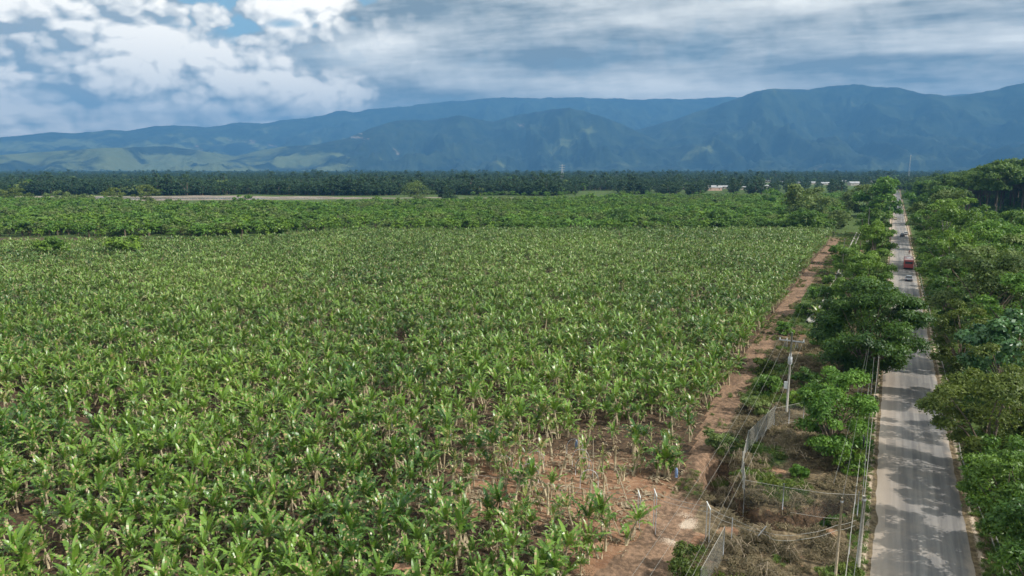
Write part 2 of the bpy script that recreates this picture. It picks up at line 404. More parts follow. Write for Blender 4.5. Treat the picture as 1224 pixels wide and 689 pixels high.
# river with sand bars
def sheet(name, poly, z, m, label):
    mb = MB(); mb.face([FR(a, b, z) for a, b in poly]); o = mb.build(name, m); return tag(o, label, kind='structure')
rxs = np.arange(-1300, 110, 9.)
def bank(a, amp, sd): return np.interp(rxs, [-1300, -420, -110, 100], a)+amp*(fbm(rxs/45., rxs*0+sd, 4, sd)-.5)*2
def strip(name, lo, hi, z, m, label):
    mb = MB()
    for i in range(len(rxs)-1):
        if hi[i]-lo[i] > 1 and hi[i+1]-lo[i+1] > 1: mb.face([FR(lo[i], rxs[i], z), FR(hi[i], rxs[i], z), FR(hi[i+1], rxs[i+1], z), FR(lo[i+1], rxs[i+1], z)])
    tag(mb.build(name, m), label, kind='structure')
strip('sand_bar', bank([690, 680, 735, 765], 16, 3), bank([700, 815, 762, 745], 30, 5), .03, M['sandbar'], 'bare pale sand banks along the river')
strip('river', bank([720, 705, 745, 770], 9, 7), bank([700, 765, 748, 742], 16, 9), .06, M['river'], 'grey river seen beyond the plantation')
# concrete lined irrigation channel beside the far part of the track
mb = MB()
for (x0, y0), (x1, y1) in zip([(-12.2, 146), (-11.3, 165), (-11.6, 230), (-12.4, 300)], [(-11.3, 165), (-11.6, 230), (-12.4, 300), (-13, 370)]):
    for s0, s1, z0, z1 in ((-.9, -.75, .45, .45), (-.75, -.4, .45, .05), (-.4, .4, .05, .05), (.4, .75, .05, .45), (.75, .9, .45, .45)):
        mb.face([(x0+s0, y0, z0), (x0+s1, y0, z1), (x1+s1, y1, z1), (x1+s0, y1, z0)])
    for s in (-.9, .9): mb.face([(x0+s, y0, .45), (x1+s, y1, .45), (x1+s, y1, -.1), (x0+s, y0, -.1)])
tag(mb.build('irrigation_channel', M['concrete']), 'pale concrete irrigation channel running beside the dirt track', 'channel')

def px_phi(px): return np.arctan((np.asarray(px, float)-612)/f*math.cos(PITCH))
def hills():
    phis = np.radians(np.linspace(-52, 52, 1250)); rr = np.linspace(5600, 15200, 210)
    PH, RR = np.meshgrid(phis, rr)
    H = np.zeros_like(PH)-40
    def rng_(prof, Rc, foot, seed, back=2500, amp=.42, freq=900., wob=500):
        nonlocal H
        px = [a for a, b in prof]; el = [(203-b)/f*1.0 for a, b in prof]
        crest = np.interp(PH, px_phi(px), el)
        rc = Rc+wob*(fbm(PH*9, PH*0+seed, 3, seed)-.5)*2
        hc = crest*np.cos(PH)*rc+CAMH
        t = np.clip((RR-foot)/(rc-foot), 0, 1); tb = np.clip((RR-rc)/back, 0, 1)
        wx = RR*np.sin(PH); wy = RR*np.cos(PH)
        q = wx/freq+.9*(fbm(wx/1500, wy/1500, 3, seed+5)-.5)
        rd = ridged(q, wy/(freq*2.2)+.6*fbm(wx/800, wy/800, 2, seed), 5, seed+9)
        rise = t**1.15
        h = hc*(rise-amp*(1-rd)*(4*t*(1-t))**.8*1.25*(t < 1))*(1-sstep(0, 1, tb))
        h += hc*.05*(fbm(wx/260, wy/260, 5, seed+30, .6)-.5)*(t > .02)+hc*.16*(ridged(wx/380, wy/520, 5, seed+41)-.62)*1.1*(4*t*(1-t))
        H = np.maximum(H, np.where(crest > .001, h, -40))
    A = [(-900, 175), (-200, 168), (0, 166), (45, 162), (65, 160), (90, 161), (140, 157), (155, 158), (190, 153), (215, 152), (250, 154), (290, 149), (320, 150), (340, 146), (370, 144), (385, 141), (405, 136), (425, 137), (445, 134), (480, 131), (515, 127), (540, 125), (590, 121), (650, 121), (700, 121), (760, 122), (830, 122), (870, 120), (1000, 118), (1500, 118), (2400, 130)]
    B = [(540, 203), (580, 199), (620, 191), (680, 178), (740, 162), (800, 147), (850, 131), (885, 118), (900, 113), (912, 111), (960, 111), (1012, 106), (1040, 108), (1062, 110), (1100, 116), (1132, 119), (1180, 112), (1212, 104), (1300, 98), (1400, 95), (2400, 120)]
    C = [(225, 203), (250, 197), (280, 188), (310, 181), (340, 176), (380, 174), (415, 167), (440, 157), (480, 145), (510, 147), (550, 141), (590, 148), (620, 140), (680, 131), (710, 140), (740, 150), (790, 172), (840, 190), (870, 203)]
    D = [(-900, 190), (-100, 188), (0, 186), (60, 182), (130, 178), (200, 176), (240, 181), (300, 190), (350, 200), (360, 203)]
    rng_(A, 14300, 9500, 3, freq=800, wob=300); rng_(B, 10800, 6900, 11, freq=720, wob=1100, amp=.5); rng_(C, 9800, 6900, 23, freq=600, wob=1300, amp=.55); rng_(D, 9200, 6700, 37, freq=380, amp=.95, wob=1500)
    X = RR*(np.cos(PH)*F[0]+np.sin(PH)*R[0]); Y = RR*(np.cos(PH)*F[1]+np.sin(PH)*R[1])
    past = sstep(-.12, -.28, PH)*sstep(900, 200, H)+.25*sstep(350, 60, H)
    o = link('hills', gridmesh('hills', X, Y, H, M['hills'], dict(pasture=past))); tag(o, 'forested mountain range beyond the valley', kind='structure')
hills()

# ------------------------------------------------------------------ banana plants
def banana_leaf(V, A, base, az, elev, L, W, droop, seg, torn, age, rs):
    """midrib curve from base; V-folded blade of strips, older ones torn along the veins"""
    d = np.array([math.cos(az)*math.cos(elev), math.sin(az)*math.cos(elev), math.sin(elev)]); p = np.array(base, float)
    side0 = np.array([-math.sin(az), math.cos(az), 0.]); pts = [p.copy()]; dirs = [d.copy()]; e = elev; st = L/seg
    for i in range(seg):
        e -= droop/seg*(.4+1.4*i/seg); d = np.array([math.cos(az)*math.cos(e), math.sin(az)*math.cos(e), math.sin(e)])
        p = p+d*st; pts.append(p.copy()); dirs.append(d.copy())
    tw = rs.uniform(-.5, .5)
    for i in range(seg):
        t0, t1 = i/seg, (i+1)/seg
        if t0 < .10:      # petiole
            w = .035; s = side0*w; V.append([pts[i]-s, pts[i]+s, pts[i+1]+s, pts[i+1]-s]); A.append(.75); continue
        w0 = W*.5*math.sin(PI*min(1, (t0-.06)/.94*.93+.05))**.55; w1 = W*.5*math.sin(PI*min(.985, (t1-.06)/.94*.93+.05))**.55
        for sg in (-1, 1):
            fold = .45+tw*sg*.5; dr = rs.uniform(-.95, .15) if torn > rs.random() else 0
            up = np.cross(dirs[i], side0*sg)*1.; up = np.array([0, 0, 1.])*.6+up*0
            o = side0*sg*math.cos(fold+dr)+np.array([0, 0, 1.])*math.sin(fold+dr)*(1 if dr == 0 else .7)
            g = .2 if dr else 0; a = pts[i]; b = pts[i+1]
            V.append([a, b, b+o*w1-(b-a)*g, a+o*w0+(b-a)*g]); A.append(min(.85, max(0, age+rs.uniform(-.1, .1))))
    return pts
def banana(seed, hs, n, L, W, seg, torn, spread, brown, ns=6):
    rs = random.Random(seed); mb = MB()
    lean = (rs.uniform(-.12, .12), rs.uniform(-.12, .12))
    top = (lean[0]*hs, lean[1]*hs, hs)
    mb.tube([(0, 0, -.3), (lean[0]*hs*.4, lean[1]*hs*.4, hs*.45), top, (top[0]*1.05, top[1]*1.05, hs+.35)], [.15, .12, .085, .03], ns)
    V = []; A = []; a0 = rs.uniform(0, 6)
    for i in range(n):
        k = i/(n-1); az = a0+i*2.4+rs.uniform(-.5, .5); el = math.radians(88-spread*k+rs.uniform(-12, 9)); l = L*rs.uniform(.65, 1.2)*(1 if k > .1 else .85)
        banana_leaf(V, A, (top[0], top[1], hs-.15*k+.15), az, el, l, W*rs.uniform(.85, 1.12)*(.6 if k < .1 else 1), math.radians(rs.uniform(5, 45)+rs.uniform(5, 95)*k), seg, torn*k, rs.uniform(.1, .75), rs)
    for q in range(len(A)):
        if rs.random() < brown: A[q] = 1.
    for s_ in range(rs.choice([0, 1, 1, 2])):
        az = rs.uniform(0, 6.28); sx, sy = .5*math.cos(az), .5*math.sin(az); sh = rs.uniform(.2, 1.0)
        mb.tube([(sx*.6, sy*.6, -.2), (sx, sy, sh), (sx, sy, sh+.3)], [.09, .06, .02], max(4, ns-2))
        for i in range(5):
            a2 = az+i*2.4; banana_leaf(V, A, (sx, sy, sh+.1), a2, math.radians(rs.uniform(45, 88)), L*rs.uniform(.45, .75), W*.75, math.radians(rs.uniform(20, 60)), max(4, seg*2//3), .3, rs.uniform(.2, .9), rs)
    D = []; DA = []
    for i in range(rs.randint(1, 4)):
        az = rs.uniform(0, 6.28); banana_leaf(D, DA, (top[0], top[1], hs-.2), az, rs.uniform(-.7, .1), L*.75, W*.5, 1.3, max(3, seg//2), .8, rs.random(), rs)
    return [('pseudostem', mb.mesh('pseudostem', M['stem'], True)), ('leaf_crown', npmesh('leaf_crown', np.array(V), 4, M['banana'], A)), ('dry_leaf', npmesh('dry_leaf', np.array(D), 4, M['dryleaf'], DA))]
def join_meshes(name, parts):
    """one mesh with several materials, for the distant mass"""
    me = bpy.data.meshes.new(name); vs = []; fs = []; ag = []; mi = []; b = 0
    for k, m_ in enumerate(parts):
        v = np.zeros(len(m_.vertices)*3); m_.vertices.foreach_get('co', v); vs += v.reshape(-1, 3).tolist()
        a = m_.attributes.get('age'); av = np.zeros(len(m_.polygons))
        if a: a.data.foreach_get('value', av)
        for p in m_.polygons: fs.append([b+i for i in p.vertices]); mi.append(k)
        ag += av.tolist(); b = len(vs); me.materials.append(m_.materials[0])
    me.from_pydata(vs, [], fs); at = me.attributes.new('age', 'FLOAT', 'FACE'); at.data.foreach_set('value', np.array(ag, np.float32)); me.polygons.foreach_set('material_index', mi)
    return me
near_kinds = []
for i in range(20):
    rs = random.Random(100+i)
    near_kinds.append(banana(100+i, rs.uniform(1.4, 2.7), rs.randint(11, 15), rs.uniform(1.8, 2.5), rs.uniform(.40, .56), 14, .95, rs.uniform(30, 66), .07+.09*(i % 3 == 0), 8))
gaunt_kinds = []
for i in range(6):
    rs = random.Random(900+i)
    gaunt_kinds.append(banana(900+i, rs.uniform(2.1, 2.9), rs.randint(6, 9), rs.uniform(1.3, 1.9), rs.uniform(.36, .46), 14, 1.1, rs.uniform(60, 110), .34, 8))
def patchf(u, v): return np.maximum(np.exp(-(((u-655)/165)**4+((v-552)/58)**4)), np.exp(-(((u-745)/75)**4+((v-605)/60)**4)))
far_kinds = []
_b = M['banana']; M['banana'] = M['banana_far']
for i in range(12):
    rs = random.Random(300+i)
    p = banana(300+i, rs.uniform(1.5, 2.4), rs.randint(9, 12), rs.uniform(1.7, 2.4), rs.uniform(.42, .58), 6, .7, rs.uniform(25, 62), .12, 4)
    far_kinds.append(join_meshes('banana_plant_kind', [m_ for _, m_ in p]))
M['banana'] = _b

# planting positions, rows along the road direction
ys = np.arange(20, 470, 1.5); xs = np.arange(-520, -13, 1.45)
PX, PY = np.meshgrid(xs, ys); PX = PX.ravel()+rng.normal(0, .42, PX.size); PY = PY.ravel()+rng.normal(0, .5, PY.size)
l_, _ = trk(PY); u, v, d = proj(PX, PY, 2.0); fw = PX*F[0]+PY*F[1]
farlim = np.interp(u, [-100, 0, 330, 420, 1200], [266, 270, 292, 326, 334])
ok = (PX < l_-.5+rng.normal(0, .45, len(PX))) & (fw < farlim) & (u > -60) & (u < 1250) & (v < 760) & (fw > 5)
# the thin, failing patch by the gate and small gaps further back
thin = np.exp(-(((u-665)/135)**2+((v-566)/40)**2))*.60+.5*np.exp(-(((u-745)/60)**4+((v-605)/45)**4))+.45*np.exp(-(((u-480)/170)**2+((v-480)/28)**2))+.5*np.exp(-(((u-560)/70)**2+((v-590)/40)**2))
thin += .12*patchf(u, v)
thin += .6*sstep(.64, .74, fbm(PX*.11, PY*.11, 3, 55))
ok &= rng.random(len(PX)) > thin
ok &= ~((u > 765) & (v > 560)) & ~((u > 700) & (v > 640))
PX, PY, d, u, v = PX[ok], PY[ok], d[ok], u[ok], v[ok]
inview = (u > -15) & (u < 1240) & (v < 715)
order = np.argsort(np.where(inview, d, 1e9)); near = order[:272]; rest = order[272:]
LAB = ['close-planted green banana plant in the front rows of the plantation']
for j, i in enumerate(near):
    k = int(rng.integers(len(near_kinds))); sc = rng.uniform(.62, .98)*(.62 if rng.random() < .2 else 1)
    if rng.random() < .75*patchf(u[i], v[i]): plant_out('banana_plant', gaunt_kinds[k % 6], 'tall thin banana plant with browned ragged leaves round the open patch', 'banana plant', (PX[i], PY[i], ztf(PX[i], PY[i])), rng.uniform(0, 6.28), sc, 'ragged banana plants round the thin patch', tilt=tuple(rng.normal(0, .12, 2))); continue
    plant_out('banana_plant', near_kinds[k], 'green banana plant, one of the crowded nearest rows of the plantation', 'banana plant', (PX[i], PY[i], ztf(PX[i], PY[i])), rng.uniform(0, 6.28), sc, 'banana plants in the nearest rows', tilt=tuple(rng.normal(0, .13, 2)))
# individually recognisable ones round the thin patch
def banana_at(px, py, label, k=0, sc=1., rz=0., tilt=(0, 0), group=None):
    g = G(px, py); return plant_out('banana_plant', near_kinds[k], label, 'banana plant', (g.x, g.y, ztf(g.x, g.y)), rz, sc, group, tilt)
banana_at(748, 652, 'lone leaning banana plant on bare earth left of the dirt track junction', 3, .85, .5, (.1, .22))
banana_at(592, 560, 'crooked banana plant with a bare pinkish stem in the thin patch', 5, 1.1, 1.5, (0, -.25))
banana_at(720, 640, 'banana plant with drooping leaves at the near right corner of the field', 7, 1., .2)
banana_at(703, 672, 'low banana plant spreading over bare earth at the bottom of the field', 9, .85, 2.)
banana_at(795, 570, 'banana plant at the track edge holding a blue fruit bag', 2, 1.1, 2.)
banana_at(758, 548, 'banana plant with pale hanging leaves on the right side of the thin patch', 6, 1.1, 4.)
g1 = banana_at(535, 540, 'tall banana plant with a bare beige stem at the back of the thin patch', 1, 1.15, 3.)
def fruit_bag(parent_pos, m, label, h=1.6, off=(.35, -.3)):
    mb = MB(); x, y = parent_pos
    mb.tube([(0, 0, .45), (0, 0, .4), (.02, 0, .2), (.03, .01, -.1), (.02, 0, -.42), (.01, 0, -.5)], [.03, .09, .15, .16, .12, .13], 9)
    o = mb.build('fruit_bag', m, smooth=True); o.location = (x+off[0], y+off[1], ztf(x, y)+h); return tag(o, label, 'fruit bag')
for px, py, m_, lb in ((686, 528, 'bagblue', 'blue plastic bag on a fruit bunch behind the thin patch'), (805, 562, 'bagblue', 'blue plastic fruit bag hanging at the track edge'), (536, 515, 'bagblue', 'blue fruit bag in the shade left of the thin patch'),
                       (190, 645, 'bagwhite', 'cream fruit bag near the lower left of the field'), (43, 550, 'bagwhite', 'white fruit bag far left in the field'), (386, 690, 'bagwhite', 'white bag low down at the bottom edge of the field'),
                       (447, 694, 'bagblue', 'small bright blue bag at the bottom edge of the field'), (468, 508, 'bagwhite', 'white fruit bag left of the tall beige stem'), (109, 678, 'bagwhite', 'small white bag in the bottom left corner')):
    g = G(px, py, 1.6); fruit_bag((g.x, g.y), M[m_], lb)
# bare, broken stems standing in the thin patch
def bare_stem(px, py, h, tilt, label, r=.11):
    g = G(px, py); t = thing('banana_stump', label, 'banana stump', (g.x, g.y, ztf(g.x, g.y))); rs = random.Random(int(px*7+py)); mb = MB()
    mb.tube([(0, 0, -.2), (tilt[0]*h*.4, tilt[1]*h*.4, h*.5), (tilt[0]*h, tilt[1]*h, h)], [r*1.2, r, r*.6], 8); mb.build('pseudostem', M['stem'], t, True)
    V = []; A = []
    for i in range(rs.randint(3, 6)): banana_leaf(V, A, (tilt[0]*h, tilt[1]*h, h), rs.uniform(0, 6.28), rs.uniform(-.6, .7), rs.uniform(.6, 1.3), .22, 1.8, 6, .9, rs.random(), rs)
    link('dry_leaf', npmesh('dry_leaf', np.array(V), 4, M['dryleaf'], A), t)
stumps = [(598, 572), (610, 560), (622, 548), (632, 566), (645, 552), (660, 545), (668, 574), (640, 588), (655, 598), (690, 560), (700, 540), (712, 572), (720, 552), (735, 563), (745, 575), (615, 600), (630, 612), (585, 590), (565, 575), (555, 596), (685, 596), (705, 612), (560, 545), (520, 560), (505, 575), (545, 610), (668, 622), (690, 635), (575, 610), (590, 620), (605, 588), (650, 565), (655, 615), (675, 560), (680, 610), (698, 598), (715, 618), (722, 595), (730, 612), (512, 548), (528, 590), (570, 560), (626, 585)]
for i, (a, b) in enumerate(stumps):
    bare_stem(a, b, 1.3+1.4*rng.random(), (rng.normal(0, .2), rng.normal(0, .2)), 'withered banana stump with hanging dry leaves in the thin patch'); bpy.context.scene.collection.objects[-1]
for o in COL.objects:
    if o.get('category') == 'banana stump': o['group'] = 'withered banana stumps in the thin patch'
# the rest of the field as one mass; smaller suckers fill between
i2 = rest; P = np.stack([PX[i2], PY[i2], zt(PX[i2], PY[i2])], -1)
kk = rng.integers(0, 12, len(P)); sc = rng.uniform(.60, 1.0, len(P)); sc[rng.random(len(P)) < .18] *= .6
kk = np.where(d[i2] < rng.uniform(95, 190, len(P)), 12+rng.integers(0, 20, len(P)), kk)
kk = np.where((rng.random(len(P)) < .75*patchf(u[i2], v[i2])+.05), 32+rng.integers(0, 6, len(P)), kk)
scatter('banana_plantation', P, rng.uniform(0, 6.28, len(P)), sc, kk, far_kinds+[join_meshes('banana_plant_kind', [m_ for _, m_ in p]) for p in near_kinds+gaunt_kinds], 'dense field of banana plants stretching back to the tree belt', 'banana field', tilt=rng.normal(0, .13, (len(P), 2)))
# small plot of bananas right of the road
qx, qy = np.meshgrid(np.arange(40, 110, 2.3), np.arange(215, 330, 2.4)); qx = qx.ravel()+rng.normal(0, .4, qx.size); qy = qy.ravel()+rng.normal(0, .4, qy.size)
scatter('banana_plot', np.stack([qx, qy, 0*qx], -1), rng.uniform(0, 6, len(qx)), rng.uniform(.8, 1.2, len(qx)), rng.integers(0, 12, len(qx)), far_kinds, 'small banana plot behind the trees right of the road', 'banana field')

# ground litter: fallen leaves and stems under the bananas
def litter_kind(seed):
    rs = random.Random(seed); V = []; A = []
    for i in range(6):
        x, y = rs.uniform(-.8, .8), rs.uniform(-.8, .8); banana_leaf(V, A, (x, y, .06+rs.random()*.1), rs.uniform(0, 6.28), rs.uniform(0, .25), rs.uniform(.7, 1.6), rs.uniform(.15, .4), .5, 4, .6, rs.random(), rs)
    return npmesh('litter', np.array(V), 4, M['dryleaf'], A)
lk = [litter_kind(i) for i in range(5)]
a = rng.uniform(-75, -13, 5200); b = rng.uniform(30, 125, 5200); l_, _ = trk(b); u_, v_, _ = proj(a, b, 0)
o_ = (a < l_+.2) & (v_ < 740) & (u_ > -40); a, b = a[o_], b[o_]; pu_, pv_, _ = proj(a, b, 0*a); o_ = (rng.random(len(a)) < .3) | ((np.abs(pu_-665) < 125) & (np.abs(pv_-585) < 45) & (rng.random(len(a)) < .8)); a, b = a[o_], b[o_]
scatter('leaf_litter', np.stack([a, b, zt(a, b)], -1), rng.uniform(0, 6, len(a)), rng.uniform(.3, .85, len(a)), rng.integers(0, 5, len(a)), lk, 'dry fallen banana leaves on the brown earth', 'leaf litter')

# ------------------------------------------------------------------ trees
def leaves(C, n, size, rs, up=.35, asp=.45):
    """n leaf quads for clumps C = [(centre, radii)]"""
    ci = rs.integers(0, len(C), n); cen = np.array([c[0] for c in C])[ci]; rad = np.array([c[1] for c in C])[ci]
    dr = rs.normal(size=(n, 3)); dr /= np.linalg.norm(dr, axis=1)[:, None]
    dr[:, 2] = np.where(dr[:, 2] < -.35, -dr[:, 2], dr[:, 2])
    rr = rs.uniform(.12, 1, n)**.45*(1+.25*rs.normal(size=n)*.6)
    P = cen+dr*rad*rr[:, None]
    nr = dr*.9+rs.normal(size=(n, 3))*.55; nr[:, 2] += up; nr /= np.linalg.norm(nr, axis=1)[:, None]
    t = np.cross(nr, rs.normal(size=(n, 3))); t /= np.linalg.norm(t, axis=1)[:, None]; b = np.cross(nr, t)
    s = size*rs.uniform(.6, 1.35, n)[:, None]
    V = np.stack([P-t*s, P+b*s*asp-nr*s*.12, P+t*s, P-b*s*asp-nr*s*.12], 1)
    clump_tone = rs.uniform(0, .6, len(C))[ci]
    return V, np.clip(clump_tone+rs.uniform(0, .4, n), 0, 1)
def tree(seed, Ht, Rc, leafm, size, n, nclump=26, base=.3, flat=1., bark='bark', cl=.30, asp=.45, trunk_r=None):
    rs = np.random.default_rng(seed); zc0 = Ht*base; hh = (Ht-zc0)/2; zc = zc0+hh; C = []
    for i in range(nclump):
        d = rs.normal(size=3); d /= np.linalg.norm(d)
        if base > .35: d[2] = abs(d[2])*1.15-.35
        r = rs.uniform(.66, 1.02); irr = 1+.22*math.sin(2.3*math.atan2(d[1], d[0])+seed)
        C.append((np.array([d[0]*Rc*r*irr, d[1]*Rc*r*irr, zc+d[2]*hh*r*flat]), np.array([1, 1, .72])*Rc*cl*rs.uniform(.65, 1.3)))
    C.append((np.array([0, 0, zc]), np.array([Rc, Rc, hh])*.5))
    V, A = leaves(C, n, size, rs, asp=asp)
    V[:, :, 2] = np.maximum(V[:, :, 2], .15)
    mb = MB(); tr = trunk_r or Ht*.022+.05; fork = (rs.normal()*.25, rs.normal()*.25, zc0+hh*.15)
    mb.tube([(0, 0, -.3), (fork[0]*.5+.05, fork[1]*.5, fork[2]*.5), fork], [tr*1.25, tr, tr*.8], 8)
    for c, r in C[:-1:2]:
        m_ = [(fork[k]+c[k])/2+rs.normal()*Rc*.06 for k in range(3)]; m_[2] += .05*Ht
        mb.tube([fork, m_, tuple(c)], [tr*.5, tr*.28, tr*.08], 5, cap=False)
    return [('trunk', mb.mesh('trunk', M[bark], True)), ('crown', npmesh('crown', V, 4, M[leafm], A))]
def tree_at(px, py, hc, Rc, label, leafm, size, n, seed, Ht=None, name='roadside_tree', cat='tree', group=None, **kw):
    """crown centre seen at photo pixel (px, py), hc metres up"""
    if name == 'roadside_tree': Ht *= 1.25; hc = Ht*.5; Rc *= 1.12; n = int(n*1.35); kw['base'] = .05
    g = G(px, py, hc); Ht = Ht or hc+Rc*.75
    parts = tree(seed, Ht, Rc, leafm, size, n, **kw)
    return plant_out(name, parts, label, cat, (g.x, g.y, 0 if abs(g.x) > 9 else ztf(g.x, g.y)), 0, 1, group)
# left of the road
tree_at(1000, 497, 3.9, 4.0, 'lime green tree beside the road in front of the big dark tree', 'lime', .17, 17000, 11, Ht=7.4, nclump=42, cl=.24, base=.12, asp=.5)
tree_at(1037, 397, 5.6, 6.5, 'large dark green spreading tree overhanging the left edge of the road', 'dark', .22, 44000, 12, Ht=11.0, nclump=60, cl=.25, base=.14)
tree_at(990, 358, 3, 2.4, 'dark bushy tree tucked against the big spreading tree on its left', 'deep', .22, 5000, 13, Ht=5, nclump=30, cl=.26, base=.1)
tree_at(1028, 350, 5, 4.4, 'rounded green tree just behind the big spreading tree', 'mid', .26, 11000, 14, Ht=9, nclump=36, cl=.24, base=.12)
tree_at(1038, 328, 5, 4.0, 'mid green tree leaning towards the road opposite the grey car', 'mid', .28, 8000, 16, Ht=8.4, nclump=30, base=.12)
tree_at(1014, 312, 4, 4.3, 'rounded tree in the left verge row opposite the red bus', 'mid', .32, 8000, 17, Ht=7, nclump=30, base=.12)
tree_at(1048, 292, 6, 5.2, 'bright green tree with a full round crown beyond the red bus', 'mid', .36, 9000, 18, Ht=11, nclump=36, base=.12)
tree_at(1043, 266, 6, 6.5, 'shaded dark tree in the left verge before the pale green tall one', 'deep', .5, 5000, 19, Ht=10, base=.1)
tree_at(1049, 264, 6, 4.2, 'green tree touching the left road edge by the far cars', 'mid', .5, 4500, 20, Ht=12, base=.1)
tree_at(1054, 237, 10, 12, 'tall pale green tree rising over the far left end of the road', 'lime', .9, 7000, 21, Ht=20, nclump=40, base=.1)
tree_at(1032, 240, 8, 12, 'brownish green tree left of the tall pale green tree', 'grey', .9, 4000, 22, Ht=16, base=.1)
tree_at(965, 241, 8, 13, 'yellow green tree standing above the tree belt before the village', 'grey', .9, 4500, 23, Ht=18, base=.1)
tree_at(923, 237, 7, 8, 'bright yellow green small tree at the back of the tree belt', 'lime', .8, 2500, 24, Ht=12, base=.1)
for i, (px, py, rc, lb, m_) in enumerate([(955, 480, 1.3, 'small green shrub by the concrete utility pole base', 'mid'), (1018, 560, 1.5, 'low green bush beside the mesh fence near the road', 'mid'), (955, 566, .9, 'bright green weed clump inside the fenced lot', 'lime'), (860, 530, 1.7, 'grey green bush between the track and the fence corner', 'grey'), (902, 487, 1.5, 'pale dry bush left of the fence corner', 'grey'), (828, 675, 1.5, 'olive bush beside the near fence panel at the track', 'olive'),
                            (985, 412, 1.5, 'round dark bush right of the utility pole crossarm', 'deep'), (914, 440, 1.6, 'dark thicket left of the utility pole', 'olive'), (918, 462, 1.8, 'dark low thicket at the track edge by the utility pole', 'deep'), (962, 458, 1.8, 'dark shrub behind the lime green tree', 'deep'), (938, 395, 1.5, 'yellow green bush beside the track left of the pole top', 'lime'), (962, 372, 1.7, 'leafy bush between track and irrigation channel', 'mid'),
                            (1008, 606, 1.4, 'dark green bush on the ditch bank by the wooden pole', 'deep'), (999, 300, 2.0, 'bright green shrub at the far end of the dirt track', 'lime'), (1003, 316, 2.0, 'bright green shrub left of the irrigation channel', 'lime'), (990, 335, 1.8, 'low green bush on the strip beside the far track', 'mid'), (974, 352, 1.6, 'small green bush on the strip beside the track', 'lime')]):
    tree_at(px, py, rc*.6, rc, lb, m_, .13+.0006*max(0, 600-py), 2600, 40+i, Ht=rc*1.5, name='bush', cat='bush', nclump=16, base=.02, cl=.34)
# banana clump standing among the verge trees
for i, (px, py, lb) in enumerate([(985, 405, 'pale banana plant in the verge beside the irrigation channel'), (992, 388, 'upright banana plant against the dark verge trees'), (978, 392, 'banana plant in the verge left of its paler neighbours'), (1000, 366, 'banana plant peeping over the channel beside the dark tree'), (1018, 334, 'banana plant rising between two verge trees')]):
    banana_at(px, py, lb, (3*i) % 14, 1.15, i)
# right of the road
rt = [(1188, 505, 5.2, 4.6, 'yellowish green tree overhanging the right road edge nearest the camera', 'olive', .18, 20000, 9.0, {}),
      (1222, 470, 5.2, 4.2, 'olive tree at the right frame edge behind the nearest yellowish one', 'olive', .2, 9000, 9.2, {}),
      (1214, 604, 3.2, 3.4, 'bright leafed dark green tree low in the right corner', 'mid', .17, 13000, 6.4, {}),
      (1196, 566, 3.0, 2.6, 'shaded tree between the yellowish one and the right corner one', 'deep', .17, 6000, 5.4, {}),
      (1240, 660, 2.8, 3.2, 'dark tree in the bottom right corner of the picture', 'deep', .17, 8000, 5.6, {}),
      (1206, 432, 5.5, 5.0, 'bluish green large leaved tree right of the road', 'blue', .3, 9000, 10., dict(asp=.6)),
      (1152, 405, 4.6, 3.7, 'light green drooping tree at the right road edge with a post in it', 'olive', .2, 9000, 8.4, dict(nclump=34)),
      (1222, 388, 6.2, 5.2, 'bright green tree above the bluish one at the right frame edge', 'lime', .3, 8000, 11., {}),
      (1178, 352, 7, 7.6, 'broad grey green tree right of the road beyond the bluish one', 'grey', .3, 14000, 13.5, {}),
      (1226, 348, 7, 6.5, 'grey green tree touching the right frame edge', 'grey', .34, 7000, 13., {}),
      (1136, 362, 4.5, 4.2, 'dark shaded tree in the right verge below the broad grey green one', 'deep', .28, 7000, 8, {}),
      (1134, 335, 5, 4.2, 'dark tree by the right road edge level with the grey car', 'deep', .3, 7000, 9.5, {}),
      (1150, 318, 7, 6.5, 'fresh green tree rising right of the red bus', 'mid', .36, 8000, 13, {}),
      (1126, 300, 6, 4.8, 'dark green tree right beside the red bus', 'deep', .36, 7000, 11.5, {}),
      (1192, 312, 7, 7.5, 'yellow green rounded tree in the right belt', 'lime', .4, 7000, 13.5, {}),
      (1226, 322, 7, 7, 'pale leafed tree at the right edge above the banana plot', 'grey', .42, 5000, 12, {}),
      (1132, 282, 8, 7, 'tall light barked tree beyond the red bus on the right', 'mid', .42, 7000, 15.5, dict(bark='palebark')),
      (1160, 290, 7, 7.5, 'green tree in the second row of the right belt', 'mid', .45, 6000, 14, {}),
      (1188, 292, 6, 6.5, 'yellow tinted tree next to the banana plot', 'lime', .45, 5000, 11.5, {}),
      (1115, 272, 7, 5.2, 'slim dark tree where the right belt narrows', 'deep', .5, 5000, 14, {}),
      (1140, 264, 8, 9, 'light green tree in front of the umbrella crowned forest', 'mid', .55, 6000, 16, {}),
      (1120, 258, 9, 10, 'grey green tree at the foot of the umbrella crowned forest', 'grey', .6, 5000, 17, {}),
      (1170, 272, 6, 7.5, 'low rounded tree before the dark forest trunks', 'mid', .55, 4500, 12, {}),
      (1205, 274, 5, 7.5, 'low rounded tree beside the banana plot and forest', 'mid', .55, 4500, 11, {}),
      (1120, 246, 10, 10, 'dark tree closing the far right side of the road', 'deep', .7, 5000, 17, {}),
      (1108, 233, 12, 10, 'dark tree standing at the vanishing end of the road', 'deep', .9, 5000, 17, {})]
for i, (px, py, hc, rc, lb, m_, sz, n, Ht, kw) in enumerate(rt):
    kw = dict(nclump=36, base=.12, cl=.25) | kw
    tree_at(px, py, hc, rc, lb, m_, sz, n, 70+i, Ht=Ht, **kw)
